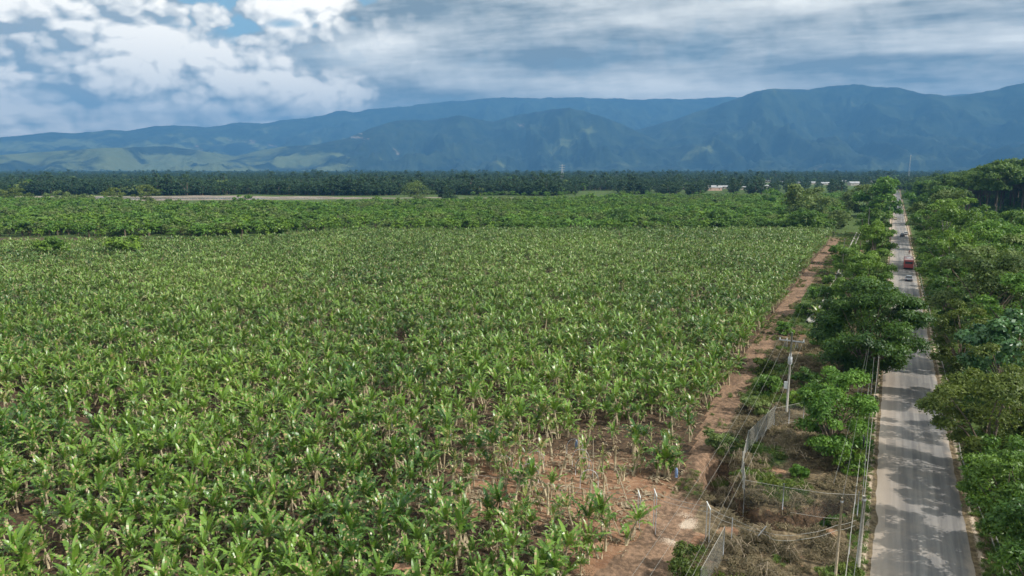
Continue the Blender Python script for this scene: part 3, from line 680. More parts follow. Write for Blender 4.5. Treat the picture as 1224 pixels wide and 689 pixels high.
# umbrella crowned forest on the right
ut = [tree(200+i, 27+2*(i % 3), 11.5, 'rain', .85, 3600, nclump=34, base=.42, flat=.75, bark='bark', cl=.26, trunk_r=.35) for i in range(5)]
c = 0
for fx in np.arange(450, 1100, 21):
    for rx in np.arange(200, 1000, 16):
        px_, py_, _ = proj(*FR(fx, rx, 15)); w = FR(fx+rng.normal(0, 4), rx+rng.normal(0, 5))
        edge = np.interp(w.y, [430, 520, 700, 900, 1300], [62, 26, 20, 18, 18])
        if px_ > 1330 or w.x < edge or w.y < 430 or c > 297: continue
        if w.y < 430+20: pass
        s = rng.uniform(.85, 1.12)*float(np.interp(px_, [1085, 1130, 1160, 1224], [.55, .85, 1.0, 1.28])); plant_out('umbrella_tree', ut[c % 5], 'tall umbrella crowned tree in the dark forest right of the road', 'tree', (w.x, w.y, 0), rng.uniform(0, 6), s, 'umbrella crowned forest trees'); c += 1
# shrubs filling the ground under the right belt
def bush_mesh(seed, m_, size, n=300, Rc=2.0):
    rs = np.random.default_rng(seed); C = [(np.array([rs.normal()*Rc*.4, rs.normal()*Rc*.4, Rc*rs.uniform(.2, .7)]), np.array([1, 1, .8])*Rc*rs.uniform(.25, .5)) for _ in range(8)]
    V, A = leaves(C, n, size, rs); V[:, :, 2] = np.maximum(V[:, :, 2], .02); return npmesh('bush_kind', V, 4, M[m_], A)
ub = [bush_mesh(i, ['deep', 'mid', 'olive', 'deep'][i % 4], .2, 420) for i in range(8)]
a = rng.uniform(9.6, 46, 2600); b = rng.uniform(48, 420, 2600); o_ = (a > 10.2+rng.random(2600)*1.5); a, b = a[o_], b[o_]
o_ = ~((a > 38) & (b > 205) & (b < 335)); a, b = a[o_], b[o_]
scatter('undergrowth', np.stack([a, b, 0*a-.1], -1), rng.uniform(0, 6, len(a)), rng.uniform(.35, 1.0, len(a))*np.clip((a-8.8)/4, .3, 1.3), rng.integers(0, 8, len(a)), ub, 'dark tangled undergrowth below the trees right of the road', 'undergrowth')
# tree belt behind the field: young palms and broadleaf trees
def palm_mesh(seed, h=3.2, nf=22, L=4.2, m_='mid'):
    rs = random.Random(seed); V = []; A = []
    for i in range(nf):
        az = i*2.4+rs.uniform(-.2, .2); banana_leaf(V, A, (0, 0, h), az, math.radians(rs.uniform(15, 80)), L*rs.uniform(.8, 1.1), 1.0, 1.5, 6, .9, rs.random()*.8, rs)
    fr = npmesh('fronds', np.array(V), 4, M[m_], A); mb = MB(); mb.tube([(0, 0, -.2), (0, 0, h)], [.3, .25], 6)
    return join_meshes('palm_kind', [fr, mb.mesh('trunk', M['bark'])])
def low_tree(seed, Ht, Rc, m_, size, n): return join_meshes('tree_kind', [q for _, q in tree(seed, Ht, Rc, m_, size, n, nclump=16, base=.15)])
bk = [palm_mesh(i, 2.6+.4*(i % 3), m_=['mid', 'lime', 'mid'][i % 3]) for i in range(4)]+[low_tree(400+i, 5.4+i*.4, 3.6, ['mid', 'lime', 'deep', 'grey'][i], .5, 700) for i in range(4)]
n = 17000; fx = rng.uniform(300, 760, n); rx = rng.uniform(-640, 470, n); W = np.array([FR(p, q) for p, q in zip(fx, rx)])
u, v, _ = proj(W[:, 0], W[:, 1], 0*fx)
lo = np.interp(u, [0, 130, 330, 420, 830, 1010], [312, 306, 304, 332, 338, 340]); hi = np.interp(u, [0, 130, 190, 300, 480, 620, 800, 1010], [620, 590, 545, 560, 600, 650, 740, 760])
o_ = (fx > lo) & (fx < hi) & (W[:, 0] < -26) & (rng.random(n) < np.interp(fx, [320, 500, 760], [.95, .8, .55])); W, fx, u = W[o_], fx[o_], u[o_]
nb = fbm(W[:, 0]/45, W[:, 1]/45, 3, 71); left = u < 330
idx = np.where(nb > .52, rng.choice([1, 5, 0, 4], len(W)), rng.choice([0, 2, 3, 4, 6, 7], len(W)))
idx = np.where(left & (rng.random(len(W)) < .5), rng.choice([6, 2, 4, 7], len(W)), idx)
bsc = np.where(rng.random(len(W)) < .03, 1.4, 1.)
idx = np.where((fx < 352) & (u > 820), rng.choice([6, 6, 4], len(W)), idx)
scatter('tree_belt', np.stack([W[:, 0], W[:, 1], 0*fx], -1), rng.uniform(0, 6, len(W)), bsc*rng.uniform(.65, 1.3, len(W))*np.where(left, 1.15, 1)*np.where((u < 140) & (fx > 480), 1.1, 1)*.86, idx, bk, 'belt of young palms and low trees behind the banana field', 'tree belt')
for i, (px, py, hc, rc, lb, m_) in enumerate([(556, 264, 4, 6, 'dark round tree at the front of the tree belt near the picture centre', 'deep'), (740, 262, 5, 8, 'dark clump of a tree at the front of the right half of the belt', 'deep'), (500, 232, 8, 15, 'large dusky tree on the river bank in the middle', 'grey'), (535, 234, 7, 9, 'darker round tree right of the dusky river bank tree', 'forest'),
                                              (175, 233, 8, 11, 'olive brown tree on the river bank, right one of the left pair', 'olive'), (137, 234, 7, 10, 'olive brown tree on the river bank, left one of the left pair', 'olive'), (20, 236, 7, 11, 'olive riverside tree at the left frame edge', 'olive'), (-5, 235, 7, 9, 'olive riverside tree cut by the left frame edge', 'olive'), (70, 239, 5, 9, 'low dark riverside tree between the olive ones', 'grey'), (100, 239, 5, 8, 'low riverside tree left of the olive pair', 'grey'),
                                              (60, 297, 3.6, 5, 'bright bush in front of the bare strip on the left', 'mid'), (150, 295, 3.6, 5.5, 'rounded bush right of the bare strip behind the bananas', 'mid'), (330, 272, 4, 7, 'rounded green tree at the left front of the belt', 'mid'), (860, 262, 5, 7, 'dark tree in the shaded front edge of the belt', 'deep'), (960, 264, 5, 8, 'dark tree at the right end of the belt front', 'deep'), (1003, 262, 5, 6, 'grey green tree beside the far end of the dirt track', 'grey')]):
    tree_at(px, py, hc, rc, lb, m_, .6, 2600, 500+i, Ht=hc+rc*.7, name='belt_tree', nclump=24, base=.05)
a = rng.uniform(14, 520, 3600); b = rng.uniform(395, 1150, 3600); o_ = a > np.interp(b, [395, 450, 600], [26, 20, 14]); a, b = a[o_], b[o_]
scatter('forest_floor', np.stack([a, b, 0*a-.5], -1), rng.uniform(0, 6, len(a)), rng.uniform(.5, 1.1, len(a)), rng.choice([6, 4, 6], len(a)), bk, 'dark undergrowth between the trunks of the umbrella crowned forest', 'undergrowth')
# far forest
fk = [low_tree(600+i, 12+i % 3*2, 5.5, 'forest', 1.1, 260) for i in range(6)]+[low_tree(620+i, 12, 6., ['deep', 'grey'][i], 1.1, 260) for i in range(2)]
houses = [(853, 228, 17, 'salmon'), (866, 226, 9, 'white'), (887, 227, 9, 'white'), (818, 227, 6, 'white'), (917, 218.5, 7, 'white'), (916, 225, 8, 'white'), (934, 219.5, 6, 'white'), (954, 220.5, 6, 'white'), (971, 220.5, 8, 'white'), (986, 221.5, 10, 'white'), (1021, 222, 14, 'white'), (1033, 226, 9, 'white'), (1042, 218.5, 5, 'white'), (780, 226.5, 5, 'white'), (1008, 218.5, 6, 'white')]
n = 56000; fx = 815+(rng.random(n)**1.9)*5200; rx = (rng.random(n)*2-1)*fx*.86
W = np.stack([F[0]*fx+R[0]*rx, F[1]*fx+R[1]*rx, 0*fx], -1); u, v, _ = proj(W[:, 0], W[:, 1], W[:, 2])
o_ = (W[:, 0] < -12) | (W[:, 0] > 20) | (fx > 1000); o_ &= fx > 835+60*(vnoise(rx/40., rx*0, 8)-.5); o_ &= ~((u > 690) & (u < 740) & (fx < 1000))
for hx, hy, hw, _ in houses:
    D = 30*f/(hy-203); o_ &= ~((np.abs(u-hx) < hw*.5+2.) & (fx > D*.55) & (fx < D+12))
o_ &= ~((u > 780) & (u < 1060) & (fx < 1500) & (rng.random(n) < .55))
W, fx = W[o_], fx[o_]
sc = np.interp(fx, [860, 2500, 6000], [.85, 1.05, 1.2])*rng.uniform(.6, 1.25, len(W)); sc[rng.random(len(W)) < .05] *= 1.5
W[:, 2] -= .5
scatter('distant_forest', W, rng.uniform(0, 6, len(W)), sc, np.where(rng.random(len(W)) < .05, rng.integers(6, 8, len(W)), rng.integers(0, 6, len(W))), fk, 'dark forest covering the valley floor up to the mountains', 'forest')
n = 2600; fx = rng.uniform(340, 860, n); rx = rng.uniform(-700, 480, n); W = np.array([FR(p, q) for p, q in zip(fx, rx)]); u = proj(W[:, 0], W[:, 1], 0*fx)[0]
o_ = (fx > 780) & (W[:, 0] < -26) & (u > 560) & ~((u > 690) & (u < 740)); W = W[o_]
W = W[[i for i in range(len(W)) if not any(abs(proj(*W[i])[0]-h[0]) < h[2]*.5+2 for h in houses)]]
scatter('village_trees', W, rng.uniform(0, 6, len(W)), rng.uniform(.6, 1., len(W)), rng.integers(4, 8, len(W)), bk, 'scattered trees in front of the village', 'trees')

# ------------------------------------------------------------------ grass and dry scrub
def tuft(seed, m_, h, n=22, w=.02, spread=.35):
    rs = random.Random(seed); V = []; A = []
    for i in range(n):
        a_ = rs.uniform(0, 6.28); r_ = rs.random()*spread; x, y = r_*math.cos(a_), r_*math.sin(a_); l = rs.uniform(.3, 1)*spread*1.3; hh = h*rs.uniform(.5, 1); b_ = rs.uniform(0, 6.28); dx, dy = math.cos(b_)*l, math.sin(b_)*l; px_, py_ = -math.sin(b_)*w, math.cos(b_)*w
        V.append([(x-px_, y-py_, 0), (x+px_, y+py_, 0), (x+dx*.45+px_, y+dy*.45+py_, hh*.8), (x+dx*.45-px_, y+dy*.45-py_, hh*.8)]); A.append(rs.random())
        V.append([(x+dx*.45-px_, y+dy*.45-py_, hh*.8), (x+dx*.45+px_, y+dy*.45+py_, hh*.8), (x+dx+px_*.3, y+dy+py_*.3, hh*.85), (x+dx-px_*.3, y+dy-py_*.3, hh*.85)]); A.append(rs.random())
    return npmesh('tuft', np.array(V), 4, M[m_], A)
tk = [tuft(i, 'straw', .4, 46, .022, .5) for i in range(4)]+[tuft(10+i, 'grass', .5, 30, .03, .4) for i in range(3)]+[bush_mesh(30, 'straw', .08, 460, .8), bush_mesh(31, 'straw', .07, 440, .7), bush_mesh(32, 'olive', .12, 260, .8)]
n = 15000; b = 40+(rng.random(n)**1.6)*330; _, r_ = trk(b); a = r_+.3+rng.random(n)*(-.4-r_-.3)
dn = seg_dist(a, b, DITCH); patch = fbm(a*.25, b*.25, 3, 81)
o_ = (rng.random(n) < np.where(dn < 1.5, .06, sstep(.3, .55, patch)*.9+.15)) & ~((np.abs(a+13.6) < 2.6) & (b < 60)); a, b, dn, patch = a[o_], b[o_], dn[o_], patch[o_]
gr = (fbm(a*.12, b*.12, 3, 22)+.08*(b > 100)+.2*(b > 130)+.13*(a > -2.2)) > .69
idx = np.where(gr, rng.choice([4, 5, 6, 9, 4, 5], len(a)), rng.choice([0, 1, 2, 3, 7, 8, 0, 1], len(a)))
scatter('dry_scrub', np.stack([a, b, zt(a, b)-.02], -1), rng.uniform(0, 6, len(a)), rng.uniform(.5, 1.25, len(a)), idx, tk, 'dry straw coloured scrub and grass between track and road', 'scrub')
# weeds creeping on to the dirt track
n = 3600; b = 44+(rng.random(n)**1.3)*330; l_, r_ = trk(b); q_ = rng.random(n); a = np.where(q_ < .5, r_-rng.random(n)**2*1.5, np.where(q_ < .72, (l_+r_)/2+rng.normal(0, .22, n), l_+rng.random(n)**2*1.0))
o_ = (fbm(a*.3, b*.16, 3, 91) > .53+.07*(b > 130)) & ~((np.abs(a+13.6) < 2.6) & (b < 60)); a, b = a[o_], b[o_]
scatter('track_weeds', np.stack([a, b, zt(a, b)-.02], -1), rng.uniform(0, 6, len(a)), rng.uniform(.25, .7, len(a)), rng.choice([0, 1, 2, 4, 5, 9, 7], len(a)), tk, 'weeds growing along the edges and middle of the dirt track', 'weeds')
# narrow grass verges at both road edges
n = 5200; b = 40+(rng.random(n)**1.5)*330; s_ = rng.random(n) < .5; a = np.where(s_, -.9+rng.random(n)*1.3, 8.3+rng.random(n)*1.9)
scatter('verge_grass', np.stack([a, b, zt(a, b)-.02], -1), rng.uniform(0, 6, n), rng.uniform(.25, .75, n), rng.choice([4, 5, 6, 0], n), tk, 'thin grass along both road edges', 'grass')
# dry vine-covered mounds: along the ditch and fence
def brush_mound(seed, px, py, r, label, m_='straw', h=1.):
    g = G(px, py); rs = np.random.default_rng(seed)
    C = [(np.array([rs.normal()*r*.45, rs.normal()*r*.45, h*rs.uniform(.1, .75)]), np.array([1, 1, .7])*r*rs.uniform(.25, .5)) for _ in range(12)]
    V, A = leaves(C, 4200, .085, rs, asp=.3); V[:, :, 2] = np.maximum(V[:, :, 2], .02); t = thing('brush_pile', label, 'brush pile', (g.x, g.y, ztf(g.x, g.y)))
    link('dry_vines', npmesh('dry_vines', V, 4, M[m_], A), t); mb = MB()
    for i in range(16):
        p = rs.normal(size=3)*r*.5; q = rs.normal(size=3)*r*.6; mb.tube([(p[0], p[1], .05), ((p[0]+q[0])/2, (p[1]+q[1])/2, h*.9+rs.random()*.5), (q[0], q[1], h*rs.random())], [.03, .02, .012], 4)
    mb.build('twigs', M['wood'], t)
for i, (px, py, r, h, m_, lb) in enumerate([(868, 575, 1.2, 1.1, 'straw', 'brown vine mound just left of the curved fence'), (875, 592, 1.2, 1.2, 'straw', 'dry vine mound at the bend of the ditch'), (885, 610, 1.1, 1.1, 'straw', 'brown brush hanging over the ditch corner'), (905, 622, .9, .6, 'straw', 'rusty brown brush at the ditch bottom edge'), (888, 560, 1.1, 1.5, 'straw', 'tall dry vines climbing the curved fence'), (893, 585, 1.1, 1.4, 'straw', 'dry vines inside the bend of the fence'),
                                        (905, 650, 1.3, .8, 'straw', 'brown brush pile in front of the ditch'), (885, 662, 1.2, .7, 'straw', 'twiggy brush pile beside the near fence panel'), (925, 535, 1.6, .8, 'straw', 'reddish brown brush heap inside the fence corner'), (945, 522, 1.5, .7, 'straw', 'brown brush heap near the utility pole base'), (908, 555, 1.4, .7, 'straw', 'pale straw heap inside the fenced lot'), (950, 545, 1.4, .6, 'straw', 'straw heap in the middle of the fenced lot'),
                                        (935, 600, 1.6, .8, 'olive', 'olive brown scrub on the far bank of the ditch'), (960, 595, 1.5, .8, 'olive', 'olive scrub mound between ditch and mesh fence'), (985, 655, 1.6, .7, 'straw', 'grey brown scrub left of the wooden pole'), (940, 665, 1.5, .7, 'straw', 'brown scrub in the lot at the bottom edge'), (915, 685, 1.4, .6, 'straw', 'straw scrub at the bottom edge right of the fence'), (962, 432, 1.8, .8, 'straw', 'tan brush heap behind the utility pole'), (862, 560, 1.2, 1.1, 'olive', 'dark thicket at the track side of the curved fence'), (866, 545, 1.1, 1.0, 'olive', 'olive thicket below the fence corner'), (858, 578, 1.0, .9, 'straw', 'grey brush leaning over the track near the ditch'), (852, 596, .9, .6, 'straw', 'low grey brush at the track edge before the ditch'), (875, 528, 1.1, .9, 'olive', 'green brown brush against the outside of the fence corner')]):
    brush_mound(700+i, px, py, r, lb, m_, h)

# ------------------------------------------------------------------ fences
def fence(name, pts, h, label, step=3., post='galv', coverage=.011, cell=.12, cat='fence'):
    t = thing(name, label, cat); mesh = MB(); L = 0
    for (a, b) in zip(pts[:-1], pts[1:]):
        ax, ay = a; bx, by = b; D = math.hypot(bx-ax, by-ay); n = max(1, round(D/step))
        for i in range(n+1):
            k = i/n; x, y = ax+(bx-ax)*k, ay+(by-ay)*k; z = ztf(x, y)
            if i == n and b != pts[-1]: continue
            p = MB(); p.tube([(x, y, z-.3), (x, y, z+h+.1)], .045, 6); p.build('post', M[post], t, True)
        ux, uy = (bx-ax)/D, (by-ay)/D; w = coverage
        def P(s, hh):
            s = min(max(s, 0), D); x, y = ax+ux*s, ay+uy*s; return Vector((x, y, ztf(x, y)*0+.05+max(0, ztf(ax, ay)*0)+hh))
        m_ = int((D+h)/cell)
        for i in range(m_):
            for sg in (1, -1):
                s0 = i*cell-(h if sg > 0 else 0); h0 = 0; s1 = s0+h*sg if sg > 0 else s0-h; h1 = h
                # clip to the panel
                if s0 < 0: h0 += -s0; s0 = 0
                if s1 < 0 and sg < 0: h1 -= -s1; s1 = 0
                if s1 > D: h1 -= (s1-D); s1 = D
                if s0 > D: h0 += (s0-D); s0 = D
                if h1-h0 < .02: continue
                p, q = P(s0, h0), P(s1, h1); o = Vector((-uy, ux, 0))*w*.5; e = Vector((ux, uy, 0))*w*.5
                mesh.face([p-e, p+e, q+e, q-e]); mesh.face([p-o, p+o, q+o, q-o])
        for hh in (.02, h): mesh.tube([P(0, hh), P(D, hh)], .018, 4)
    mesh.build('wire_mesh', M['mesh'], t); return t
M['mesh'] = simple('fence_mesh', (.38, .36, .31), .7, .3, var=.2)
gp = lambda *a: [tuple(G(x, y)[:2]) for x, y in a]
fence('mesh_fence', gp((925, 510), (893, 543), (886, 575), (889, 603)), 2.5, 'pale wire mesh fence curving beside the dirt track')
fence('mesh_fence', gp((889, 603), (935, 612), (985, 620), (1024, 622)), 2.3, 'sagging wire mesh fence along the far bank of the ditch', coverage=.006)
fence('mesh_fence', gp((925, 510), (960, 502), (990, 500)), 2.2, 'wire mesh fence behind the utility pole', coverage=.006)
fence('mesh_fence', gp((864, 668), (836, 722)), 2.6, 'leaning pale mesh fence panel by the track at the bottom edge', coverage=.005, step=5)
fence('mesh_fence', [(-.75, 48), (-.75, 100), (-.75, 118)], 1.9, 'thin wire fence along the left road edge', coverage=.004, cell=.25, step=9)

# ------------------------------------------------------------------ poles and cables
def sag(a, b, s, n=14):
    a, b = Vector(a), Vector(b); return [a.lerp(b, i/n)-Vector((0, 0, s*4*(i/n)*(1-i/n))) for i in range(n+1)]
g = G(940, 496); H1 = hgt(940, 496, 396); ux = (1, 0)
up = thing('utility_pole', 'grey concrete utility pole with crossarm and transformer inside the fenced lot', 'utility pole', (g.x, g.y, ztf(g.x, g.y)-.1))
mb = MB(); mb.tube([(0, 0, -.3), (0, 0, H1)], [.15, .10], 12); mb.build('pole_shaft', M['concrete'], up, True)
mb = MB(); mb.box((0, .14, H1-1.1), (2.9, .1, .12)); mb.box((-.5, .14, H1-1.5), (.05, .05, .9)); mb.box((.5, .14, H1-1.5), (.05, .05, .9)); mb.build('crossarm', M['galv'], up)
for dx in (-1.35, -.55, 1.35):
    mb = MB(); mb.tube([(dx, .14, H1-1.04), (dx, .14, H1-.98), (dx, .14, H1-.9), (dx, .14, H1-.8)], [.03, .07, .05, .06], 8); mb.build('insulator', M['white'], up)
mb = MB(); mb.tube([(.02, -.34, H1-3.9), (.02, -.34, H1-3.8), (.02, -.34, H1-3.0), (.02, -.34, H1-2.9)], [.2, .26, .26, .18], 12); mb.box((.02, -.18, H1-3.4), (.12, .2, .5)); tr_ = mb.build('transformer', M['galv'], up, True)
for dx in (-.1, .1):
    mb = MB(); mb.tube([(.02+dx, -.34, H1-2.9), (.02+dx, -.34, H1-2.6)], [.045, .03], 6); mb.build('bushing', M['white'], tr_)
mb = MB(); mb.box((-.3, 0, H1-6.7), (.42, .3, .85)); mb.box((-.12, 0, H1-6.7), (.1, .12, .5)); mb.build('meter_box', M['white'], up)
for k in (-.4, .4):
    mb = MB(); mb.tube([(k*1.8, .1, H1-1.3), (k*1.8, -.02, H1-1.9)], .05, 6); mb.build('fuse_cutout', M['wire'], up)
# three lines from the crossarm towards the camera side, passing over the track
base = Vector((g.x, g.y, 0))
A0 = base+Vector((0, .14, H1-.85))
tgt = G(835, 615, H1-1.6); dirv = (tgt-A0); dirv.z = 0; dirv.normalize()
for k, (dx, dz) in enumerate(((-1.35, 0), (-.55, 0), (1.35, 0), (0, -2.6))):
    a_ = A0+Vector((dx, 0, dz)); b_ = a_+dirv*62; mb = MB(); mb.tube(sag(a_, b_, 1.3, 24), .0075, 5)
    tag(mb.build('power_line', M['palewire']), ['power line on the left end of the utility pole crossarm', 'power line left of the pole on the crossarm', 'power line on the right end of the utility pole crossarm', 'lower power line strung below the transformer level'][k], 'power line')
    back = a_+Vector((-2.5, 62, 0)); mb = MB(); mb.tube(sag(a_, back, .9, 16), .007, 5)
    tag(mb.build('power_line', M['wire']), ['far power line from the left crossarm end back along the track', 'far power line from the middle of the crossarm back along the track', 'far power line from the right crossarm end back along the track', 'far low power line running back along the track'][k], 'power line')
def wood_pole(px, pyb, pyt, label, m_='wood', r=.12, name='wooden_pole', arm=0):
    g = G(px, pyb); h = hgt(px, pyb, pyt); t = thing(name, label, 'pole', (g.x, g.y, ztf(g.x, g.y))); mb = MB(); mb.tube([(0, 0, -.4), (0, 0, h)], [r*1.2, r*.85], 10); mb.build('pole_shaft', M[m_], t, True)
    mb = MB(); mb.tube([(0, 0, h-.35), (0, 0, h-.22)], r*1.05, 10); mb.build('band', M['galv'], t)
    if arm:
        mb = MB(); mb.box((0, 0, h-.5), (arm, .1, .1)); mb.build('crossarm', M['wood'], t)
    return Vector((g.x, g.y, h))
pb = wood_pole(998, 697, 595, 'slim weathered wooden pole standing in the scrub at the bottom edge', 'wood', .09)
pa = wood_pole(1025, 683, 593, 'thick pale wooden pole at the left road edge', 'palebark', .15)
for k, (px, pb_, pt, lb) in enumerate([(1037, 300, 268, 'thin pole beyond the round verge tree left of the far road'), (1027, 310, 262, 'dark slim pole standing in the irrigation channel strip'), (1036, 290, 248, 'pale slim pole right of the far dirt track'), (1062, 270, 245, 'short roadside pole before the far white truck'), (1157, 428, 371, 'grey post top sticking out of the light green drooping tree'), (1205, 600, 527, 'grey post half hidden in the trees right of the road'), (1006, 330, 285, 'slim dark post by the far end of the channel')]):
    wood_pole(px, pb_, pt, lb, 'concrete' if k != 1 else 'bark', .13, 'utility_post')
def cable(a, b, s, r, m_, label, n=24):
    mb = MB(); mb.tube(sag(a, b, s, n), r, 6); return tag(mb.build('roadside_cable', M[m_]), label, 'cable')
topa = pa-Vector((0, 0, .25))
far_ = Vector((topa.x+.15, topa.y+46, topa.z))
cable(topa, far_, .35, .022, 'palewire', 'thick pale cable running up the left road edge from the pole')
cable(topa+Vector((-.12, 0, -.3)), far_+Vector((-.55, 0, -.3)), .6, .024, 'wire', 'dark cable with a black coil left of the pale one')
cable(topa+Vector((0, 0, 0)), Vector((topa.x-.6, topa.y-40, topa.z)), .5, .02, 'wire', 'pale cable from the pale pole out of the bottom of the picture')
cable(Vector((pb.x, pb.y, pb.z-.3)), Vector((pb.x+.3, pb.y+50, pb.z)), .9, .012, 'wire', 'thin wire from the slim wooden pole towards the lime green tree')
cable(Vector((pb.x-.8, pb.y+4, pb.z-.8)), Vector((pb.x+.1, pb.y+50, pb.z-.5)), .9, .012, 'wire', 'second thin wire left of the slim wooden pole')
wood_pole(1047, 470, 425, 'dark roadside pole hidden under the big spreading tree', 'bark', .13, 'utility_post')
# coil of spare cable hanging from the dark cable
cp = G(1032, 527, topa.z-.9); mb = MB()
for k in range(5):
    mb.tube([(cp.x+.02*k, cp.y+math.cos(q)*.42, cp.z-.1+math.sin(q)*.5) for q in np.linspace(0, 2*PI, 18)], .035, 6)
tag(mb.build('cable_coil', M['black']), 'black coil of spare cable hanging beside the road', 'cable coil')
# low pale pipe along the right verge
mb = MB(); pts = [G(*q, .12) for q in ((1206, 700), (1182, 635), (1164, 592), (1149, 545), (1139, 490), (1132, 455), (1124, 425), (1115, 388), (1110, 366), (1103, 345), (1100, 328))]
mb.tube(pts, .06, 6); tag(mb.build('verge_pipe', M['palewire']), 'thin pale pipe lying along the right verge of the road', 'pipe')
mb = MB(); mb.tube([G(*q, .12) for q in ((1216, 705), (1200, 665), (1188, 636))], .05, 6); tag(mb.build('verge_pipe', M['palewire']), 'short second pipe beside the longer one in the bottom right corner', 'pipe')

# ------------------------------------------------------------------ cableway for carrying bunches
def arch(px, py, label, w=2.0, h=2.0, rz=0.):
    g = G(px, py); t = thing('cableway_arch', label, 'cableway arch', (g.x, g.y, ztf(g.x, g.y)), rz, 'grey hoops of the cableway in the thin patch'); mb = MB()
    mb.tube([(-w/2, 0, -.2), (-w/2, 0, h*.5)]+[(-w/2*math.cos(q), 0, h*.5+h*.5*math.sin(q)) for q in np.linspace(.15, PI-.15, 12)]+[(w/2, 0, h*.5), (w/2, 0, -.2)], .028, 6); mb.build('hoop', M['galv'], t, True)
    mb = MB(); mb.tube([(0, 0, h), (0, 0, h-.3)], .015, 5); mb.build('hanger', M['galv'], t)
for i, (px, py, lb) in enumerate([(602, 566, 'cableway hoop furthest left in the thin patch'), (633, 577, 'cableway hoop in the middle of the thin patch'), (687, 545, 'topmost small cableway hoop in the thin patch'), (694, 558, 'second cableway hoop from the top'), (698, 569, 'third cableway hoop from the top'), (704, 584, 'nearest cableway hoop left of the leaning props'), (640, 560, 'cableway hoop half hidden by stumps')]):
    arch(px, py, lb, 1.7, 1.9, .35)
def frame(px, pyb, pyt, label, w=.9):
    g = G(px, pyb); h = hgt(px, pyb, pyt); t = thing('cableway_gantry', label, 'cableway frame', (g.x, g.y, ztf(g.x, g.y)), .5)
    for s in (-1, 1):
        mb = MB(); mb.tube([(0, s*w/2, -.2), (0, s*w/2, h)], .035, 6); mb.build('post', M['galv'], t)
    mb = MB(); mb.tube([(0, -w/2-.1, h), (0, w/2+.15, h+.12)], .05, 6); mb.build('crossbar', M['bagwhite'], t); return Vector((g.x, g.y, h))
f1 = frame(763, 630, 592, 'left white topped frame of the cableway beside the track'); f2 = frame(782, 635, 590, 'middle white topped frame of the cableway at the track edge'); f3 = frame(845, 650, 606, 'right white topped frame of the cableway on the far side of the track')
def post(px, pyb, pyt, label, lean=(0, 0)):
    g = G(px, pyb); h = hgt(px, pyb, pyt); mb = MB(); mb.tube([(0, 0, -.2), (lean[0], lean[1], h)], .04, 6); o = mb.build('cableway_post', M['galv']); o.location = (g.x, g.y, ztf(g.x, g.y)); tag(o, label, 'post'); return Vector((g.x+lean[0], g.y+lean[1], h))
p1 = post(874, 648, 620, 'short grey post right of the near mesh panel carrying the cableway'); p2 = post(896, 652, 630, 'slanting grey post over the ditch', (1.1, .5))
pts = [G(560, 566, 1.9), G(640, 575, 1.9), G(700, 584, 2.2), f1, f2, f3, p1, G(925, 639, 2.2), G(962, 638, 2.1), G(1000, 628, 2.1), G(1027, 620, 2.1)]
for k, (off, lb) in enumerate(((0, 'upper cable of the cableway crossing the track and ditch'), (-.45, 'lower cable of the cableway crossing the track and ditch'))):
    mb = MB(); q = []
    for a_, b_ in zip(pts[:-1], pts[1:]): q += sag(a_+Vector((0, 0, off)), b_+Vector((0, 0, off*(.3 if b_ is pts[7] else 1))), .12, 6)[:-1]
    mb.tube(q, .016, 5); tag(mb.build('cableway_cable', M['palewire']), lb, 'cable')
# leaning bamboo props and field stakes
def prop(x0, y0, x1, y1, z1, label, r=.05, z0=0):
    a_ = G(x0, y0, z0); b_ = G(x1, y1, z1); mb = MB(); mb.tube([a_-Vector((0, 0, .1)), a_.lerp(b_, .5)+Vector((.03, 0, 0)), b_], [r*1.2, r, r*.7], 6)
    for k in (.25, .5, .75): c_ = a_.lerp(b_, k); mb.tube([c_-Vector((0, 0, .03)), c_+Vector((0, 0, .03))], r*1.25, 6)
    tag(mb.build('bamboo_prop', M['wood'], None), label, 'prop pole')
for q in [(751, 603, 735, 556, 2.6, 'long bamboo prop leaning left at the right end of the thin patch'), (727, 588, 720, 560, 1.6, 'short thick prop left of the long leaning bamboo'), (732, 645, 715, 590, 2.6, 'long bamboo prop leaning over the last bananas by the junction'), (742, 640, 728, 612, 1.6, 'short leaning prop beside the lone banana plant'), (676, 580, 676, 535, 2.7, 'thin upright stake in the middle of the thin patch', .03), (709, 578, 709, 525, 3.2, 'tall thin stake right of the cableway hoops', .03)]:
    prop(*q)
# small things lying in the field
mb = MB(); g = G(480, 678, 2.2); 
for i in range(3): mb.box((g.x+.12*i, g.y+.1*i, g.z+.02*i), (1.1-.2*i, .8, .025), .4+.2*i)
tag(mb.build('rusty_sheet', M['rust']), 'rusty brown sheet lying on the leaves at the bottom of the field', 'metal sheet')
g = G(805, 577, 0)

